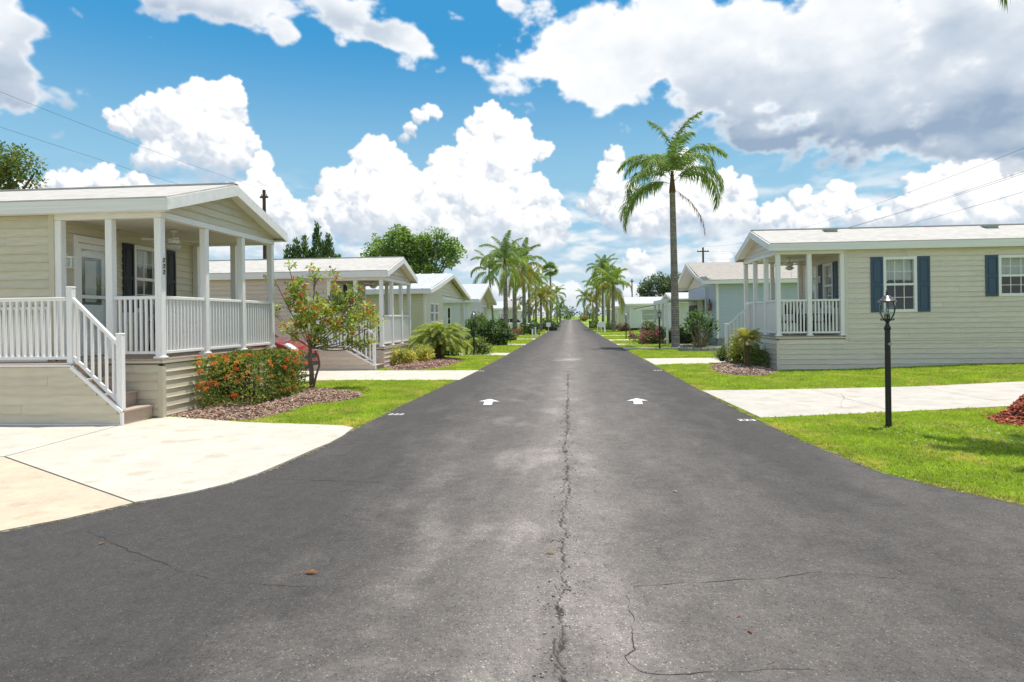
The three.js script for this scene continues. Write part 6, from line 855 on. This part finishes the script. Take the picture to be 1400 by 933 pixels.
// ceiling fans hang from the porch ceilings
function fan(pos, label, turn) {
  const t = thing('ceiling_fan', label, 'ceiling fan', pos, turn, 'porch ceiling fans'), white = M.fanWhite;
  part('canopy', new THREE.LatheGeometry([[0.0, 0], [0.07, 0], [0.06, -0.05], [0.015, -0.06], [0.015, -0.16], [0, -0.16]].map((q) => new THREE.Vector2(...q)), 16), white, t); part('motor', new THREE.LatheGeometry([[0, -0.15], [0.06, -0.155], [0.11, -0.18], [0.115, -0.25], [0.06, -0.28], [0, -0.285]].map((q) => new THREE.Vector2(...q)), 20), white, t);
  part('light_bowl', new THREE.LatheGeometry([[0.05, -0.28], [0.125, -0.3], [0.13, -0.325], [0.09, -0.37], [0.0, -0.4]].map((q) => new THREE.Vector2(...q)), 20), M.curtain, t);
  for (let i = 0; i < 5; i++) { const g = new RoundedBoxGeometry(0.46, 0.008, 0.12, 1, 0.004); g.rotateX(0.2); g.translate(0.36, -0.22, 0); const m = part('fan_blade', g, white, t); m.rotation.y = i * 1.2566; }
  part('pull_chain', new THREE.CylinderGeometry(0.003, 0.003, 0.3, 5).translate(0.04, -0.48, 0.05), M.galv, t); return t;
}
M.fanWhite = std({ color: lin(0.75, 0.73, 0.68), roughness: 0.5 });
fan([-7.75, 3.425, -12.3], 'white ceiling fan under the sage home porch roof', 0.3); fan([-7.1, 3.145, -23.3], 'white ceiling fan under the tan home porch roof', 0.6); fan([6.95, 3.425, -21.6], 'pale ceiling fan under the greige home porch roof', 0.1);
// porch chairs
function chair(pos, turn, label, mat) {
  const t = thing('porch_chair', label, 'chair', pos, turn, 'dark porch chairs');
  part('seat', merge([0, 1, 2, 3, 4].map((i) => bx(-0.26, 0.26, 0.4 - i * 0.012, 0.425 - i * 0.012, 0.2 - i * 0.1, 0.29 - i * 0.1))), mat, t);
  part('backrest', merge([-2, -1, 0, 1, 2].map((i) => barGeo(V3(i * 0.095, 0.36, -0.22), V3(i * 0.12, 1.05 - Math.abs(i) * 0.05, -0.5), 0.085, 0.02))), mat, t);
  for (const s of [-1, 1]) { part('leg', barGeo(V3(s * 0.28, 0, 0.3), V3(s * 0.28, 0.62, 0.26), 0.05, 0.05), mat, t); part('leg', barGeo(V3(s * 0.28, 0, -0.4), V3(s * 0.28, 0.6, -0.28), 0.05, 0.05), mat, t); part('armrest', bx(s * 0.28 - 0.06, s * 0.28 + 0.06, 0.61, 0.64, -0.36, 0.34), mat, t); }
  return t;
}
const chairMat = std({ color: lin(0.012, 0.012, 0.013), roughness: 0.55 }), chairBrown = std({ color: lin(0.05, 0.018, 0.014), roughness: 0.5 });
chair([-8.1, 1.0, -12.9], 1.4, 'black slatted chair on the sage home porch', chairMat); chair([-8.15, 1.0, -13.9], 1.8, 'dark red brown slatted chair on the sage home porch', chairBrown);
chair([7.0, 1.0, -21.7], -0.5, 'dark brown slatted chair beside the table on the greige home porch', chairBrown); chair([7.55, 1.0, -20.8], -1.5, 'black slatted chair near the window on the greige home porch', chairMat); chair([-7.3, 0.72, -23.4], 1.5, 'black slatted chair on the tan home porch', chairMat);
{ const t = thing('porch_table', 'small white table with cloth on the greige home porch', 'table', [6.55, 1.0, -21.2]); part('tabletop', new THREE.CylinderGeometry(0.33, 0.33, 0.03, 24).translate(0, 0.62, 0), M.white, t); part('cloth', new THREE.CylinderGeometry(0.335, 0.37, 0.2, 24, 1, true).translate(0, 0.54, 0), M.curtain, t); for (const a of [0.5, 2.07, 3.64, 5.2]) part('leg', barGeo(V3(Math.cos(a) * 0.24, 0, Math.sin(a) * 0.24), V3(Math.cos(a) * 0.2, 0.61, Math.sin(a) * 0.2), 0.035, 0.035), M.white, t); }
{ const t = thing('rail_panel', 'spare white railing panel leaning on the siding behind the landing', 'railing', [-9.75, 0.97, -10.36]); t.rotation.x = -0.05; part('top_rail', bx(0, 0.95, 0.88, 0.93, -0.02, 0.02), M.white, t); part('bottom_rail', bx(0, 0.95, 0.0, 0.045, -0.02, 0.02), M.white, t); for (let i = 0; i <= 8; i++) part('baluster', bx(i * 0.114, i * 0.114 + 0.034, 0.045, 0.88, -0.016, 0.016), M.white, t); }
// the red car on the drive between the two left homes
function car(name, label, pos, paint, turn = 0) {
  const t = thing(name, label, 'car', pos, turn, 'parked cars'), red = new THREE.MeshPhysicalMaterial({ color: paint, roughness: 0.3, clearcoat: 1, clearcoatRoughness: 0.04 }), gl = new THREE.MeshPhysicalMaterial({ color: lin(0.03, 0.045, 0.045), roughness: 0.04 }), lampM = new THREE.MeshPhysicalMaterial({ color: lin(0.75, 0.78, 0.8), roughness: 0.06, clearcoat: 1 });
  const V2 = (q) => new THREE.Vector2(...q);
  const body = new THREE.Shape(); body.moveTo(-2.2, 0.35); body.lineTo(-2.22, 0.8); body.quadraticCurveTo(-2.2, 1.02, -2.0, 1.06); body.lineTo(1.05, 1.06); body.quadraticCurveTo(1.9, 1.0, 2.12, 0.78); body.quadraticCurveTo(2.24, 0.62, 2.22, 0.36); body.lineTo(1.86, 0.3); body.absarc(1.42, 0.33, 0.4, 0, Math.PI, false); body.lineTo(-1.0, 0.26); body.absarc(-1.4, 0.33, 0.4, 0, Math.PI, false); body.lineTo(-2.2, 0.35);
  const bg = new THREE.ExtrudeGeometry(body, { depth: 1.6, bevelEnabled: true, bevelThickness: 0.09, bevelSize: 0.07, bevelSegments: 4, curveSegments: 14 }); bg.translate(0, 0, -0.8); part('body', bg, red, t);
  const cab = new THREE.Shape([[-2.02, 1.05], [-1.82, 1.5], [-1.5, 1.6], [0.0, 1.62], [0.32, 1.55], [1.12, 1.08]].map(V2)), cg = new THREE.ExtrudeGeometry(cab, { depth: 1.28, bevelEnabled: true, bevelThickness: 0.11, bevelSize: 0.03, bevelSegments: 3 }); cg.translate(0, 0, -0.64); part('cabin_glass', cg, gl, t);
  part('roof', new RoundedBoxGeometry(1.75, 0.06, 1.3, 2, 0.03).translate(-0.72, 1.63, 0), red, t); for (const s of [-1, 1]) { part('pillar', barGeo(V3(0.2, 1.62, s * 0.68), V3(1.14, 1.06, s * 0.78), 0.06, 0.05), red, t); part('pillar', barGeo(V3(-0.55, 1.62, s * 0.71), V3(-0.5, 1.06, s * 0.79), 0.05, 0.07), red, t); part('pillar', barGeo(V3(-1.62, 1.6, s * 0.7), V3(-2.0, 1.06, s * 0.78), 0.05, 0.12), red, t);
    part('headlight', new RoundedBoxGeometry(0.36, 0.14, 0.3, 3, 0.06).rotateZ(-0.6).translate(2.1, 0.85, s * 0.73), lampM, t); part('mirror', new RoundedBoxGeometry(0.1, 0.13, 0.2, 2, 0.04).translate(0.85, 1.12, s * 0.98), red, t); part('door_handle', bx(-0.35, -0.17, 0.92, 0.95, s * 0.89, s * 0.91), red, t);
    for (const x of [1.42, -1.4]) { const w = part('wheel', new THREE.TorusGeometry(0.25, 0.085, 10, 28), M.dark, t); w.position.set(x, 0.335, s * 0.79); part('rim', merge([new THREE.CylinderGeometry(0.19, 0.19, 0.1, 20).rotateX(Math.PI / 2), ...[0, 1, 2, 3, 4].map((k) => bx(-0.02, 0.02, 0, 0.18, s * 0.04, s * 0.075).rotateZ(k * 1.2566))]), M.galv, w); } }
  part('bumper', new RoundedBoxGeometry(0.2, 0.2, 1.6, 2, 0.07).translate(2.18, 0.42, 0), red, t); part('grille', bx(2.26, 2.305, 0.52, 0.66, -0.5, 0.5), M.dark, t); part('air_intake', bx(2.25, 2.295, 0.3, 0.42, -0.7, 0.7), M.dark, t); part('underbody', bx(-2.1, 2.1, 0.2, 0.4, -0.7, 0.7), M.dark, t);
}
car('parked_car', 'red car parked on the drive between the sage and tan homes', [-9.75, 0.012, -18.2], lin(0.28, 0.008, 0.008));
car('parked_car', 'white car parked behind the clipped bush past the thick palms', [-6.4, 0.01, -75.3], lin(0.75, 0.75, 0.74));
// utility poles and wires
function pole(x, z, h, label, arm = 1.1) { const y = land(x, z), t = thing('utility_pole', label, 'utility pole', [x, y, z], 0, 'utility poles'); part('pole', taper([V3(0, -0.2, 0), V3(0, h * 0.5, 0), V3(0, h, 0)], 0.15, 0.11, 9, 8, 0.4), M.pole, t); part('crossarm', bx(-arm, arm, h - 0.55, h - 0.43, -0.06, 0.06), M.pole, t); for (const k of [-1, -0.45, 0.45, 1]) part('insulator', new THREE.CylinderGeometry(0.03, 0.045, 0.16, 8).translate(k * (arm - 0.1), h - 0.36, 0), M.galv, t); return t; }
pole(-21, -43.8, 10.7, 'wooden utility pole behind the sage home roof', 0.28); pole(16, -81, 9.9, 'wooden utility pole rising behind the pale blue cottage', 0.7); pole(12.5, -135, 9.0, 'thin far utility pole above the white roofs', 0.4);
function wire(a, b, sag, label) { const pts = []; for (let i = 0; i <= 20; i++) { const t = i / 20; pts.push(a.clone().lerp(b, t).add(V3(0, -sag * 4 * t * (1 - t), 0))); } const m = part(numbered('overhead_wire'), new THREE.TubeGeometry(new THREE.CatmullRomCurve3(pts), 40, 0.0062, 5), M.wire, scene); tag(m, label, 'wire', 'overhead wires'); }
wire(V3(-21, 10.75, -43.8), V3(-21, 11.2, 4), 0.7, 'upper of two overhead wires above the sage home roof'); wire(V3(-21, 9.4, -43.8), V3(-21, 9.6, 4), 0.55, 'lower of two overhead wires above the sage home roof');
[[10.0, 9.6, 2.45, 0], [9.4, 8.7, 2.4, 0.5], [9.15, 8.45, 2.4, -0.5], [8.6, 7.9, 2.4, 0]].forEach(([y0, y1, s, dx], i) => wire(V3(16 + dx, y0, -81), V3(16 + dx, y1, 14), s, ['topmost overhead wire above the greige home roof', 'upper of the two close overhead wires above the greige home', 'lower of the two close overhead wires above the greige home', 'lowest overhead wire above the greige home roof'][i]));
// signs, posts, bin on the far verges
function sign(px, z, h, label, w = 0.5, hh = 0.5) { const p = atz(px, 450, z), t = thing('road_sign', label, 'sign', [p.x, land(p.x, z), z], 0, 'small road signs'); part('post', bx(-0.03, 0.03, 0, h, -0.03, 0.03), M.white, t); part('sign_panel', boxGeo(w, hh, 0.03, 0.008), M.white, t).position.set(0, h - hh / 2, 0.045); return t; }
sign(750, -77, 1.1, 'small white road sign before dark bushes and a yellow palm'); sign(822, -62, 1.2, 'small white road sign standing near the tall white post', 0.6, 0.5); 
{ const p = atz(801.5, 445, -112), t = thing('road_sign', 'small red eight sided sign far along the verge', 'sign', [p.x, land(p.x, -112), -112], 0, 'small road signs'); part('post', bx(-0.04, 0.04, 0, 1.3, -0.04, 0.04), M.white, t); const m = part('sign_panel', new THREE.CylinderGeometry(0.26, 0.26, 0.04, 8).rotateX(Math.PI / 2), std({ color: lin(0.5, 0.06, 0.08), roughness: 0.6 }), t); m.position.set(0, 1.25, 0.07); }
{ const mk = (px, z, h, label, w = 0.09) => { const p = atz(px, 450, z), t = thing('marker_post', label, 'post', [p.x, land(p.x, z), z], 0, 'white verge posts'); part('post', boxGeo(w, h, w, 0.01), M.white, t).position.y = h / 2; part('post_cap', boxGeo(w * 1.2, 0.04, w * 1.2, 0.012), M.white, t).position.y = h + 0.018; }; mk(728, -52.5, 0.72, 'low white verge post on the house side of its pair', 0.12); mk(732, -52.5, 0.85, 'low white verge post on the road side of its pair', 0.12); mk(827, -70.5, 4.1, 'tall thin white post standing before a clump of palms', 0.14); mk(817, -66, 0.9, 'low white post close beside a white road sign', 0.1); }
{ const p = atz(808, 445, -94), t = thing('trash_bin', 'dark wheeled bin on the grass beyond the palm clump', 'bin', [p.x, land(p.x, -94), -94]); const m = std({ color: lin(0.02, 0.04, 0.045), roughness: 0.5 }); part('bin_body', new THREE.CylinderGeometry(0.42, 0.34, 1.0, 4).rotateY(Math.PI / 4).translate(0, 0.55, 0), m, t); part('bin_lid', boxGeo(0.64, 0.08, 0.7, 0.02), m, t).position.set(0, 1.1, 0); for (const s of [-1, 1]) part('wheel', new THREE.CylinderGeometry(0.12, 0.12, 0.06, 14).rotateZ(Math.PI / 2).translate(s * 0.25, 0.12, -0.3), M.dark, t); }
{ const t = thing('planter_pot', 'dark square planter before the white porch posts', 'planter', [atz(918, 458, -43).x, 0, -43]); part('pot', new THREE.CylinderGeometry(0.45, 0.36, 0.6, 4).rotateY(Math.PI / 4).translate(0, 0.3, 0), M.navy, t); part('pot_rim', boxGeo(0.7, 0.06, 0.7, 0.01), M.navy, t).position.y = 0.6; }
{ const s = new THREE.Shape(); for (let i = 0; i < 10; i++) { const r = i % 2 ? 0.13 : 0.34, a = i * Math.PI / 5 + Math.PI / 2; s[i ? 'lineTo' : 'moveTo'](Math.cos(a) * r, Math.sin(a) * r); } const g = new THREE.ExtrudeGeometry(s, { depth: 0.03, bevelEnabled: true, bevelSize: 0.02, bevelThickness: 0.03, bevelSegments: 1 }); g.rotateY(-Math.PI / 2); const m = part('wall_star', g, std({ color: lin(0.26, 0.12, 0.06), roughness: 0.6 }), scene); m.position.set(7.64, 2.2, -37.0); tag(m, 'rust coloured star hung on the pale blue wall', 'ornament'); }
// a palm beside the red mound, its crown above the frame
palm({ label: 'palm standing on the lawn beside the red mulch mound', pos: [7.0, 0.0, -8.55], h: 6.9, r0: 0.15, r1: 0.1, n: 18, s: 0.62, set: 'green', seed: 630 });
// fallen leaves on the asphalt
[[415, 785, 'curled orange brown leaf at the end of a long hairline crack', [0.45, 0.17, 0.03], 0.1], [1022, 862, 'small rust coloured leaf on bare asphalt between two hairline cracks', [0.42, 0.12, 0.04], 0.055], [1014, 843, 'tiny rust leaf scrap above the rust coloured leaf', [0.40, 0.13, 0.05], 0.035], [927, 674, 'pale scrap of leaf on the dark lane facing the lamp post', [0.5, 0.45, 0.36], 0.06], [133, 746, 'small dry leaf beside a hairline crack near the tan concrete', [0.36, 0.2, 0.08], 0.05], [745, 757, 'dry grass scrap beside the middle crack', [0.40, 0.30, 0.14], 0.08]].forEach(([px, py, label, c, l], i) => { const [x, z] = gp(px, py), L = new Leaves(), a = i * 1.3, d = V3(Math.cos(a), 0.12, Math.sin(a)).normalize(); L.add(V3(0, 0, 0), d, V3(0, 1, 0), l, l * 0.18, c, 0.7, 0.05); L.add(V3(0, 0.002, 0), d.clone().multiplyScalar(-1).setY(0.1).normalize(), V3(0, 1, 0), l * 0.35, l * 0.04, c, 0.2); const m = part(numbered('fallen_leaf'), L.geo(), M.leaf, scene); m.position.set(x, 0.006, z); tag(m, label, 'leaf', 'fallen leaves'); });

scene.traverse((o) => { if (o.isMesh) { o.castShadow = true; o.receiveShadow = true; } });
renderer.render(scene, camera);
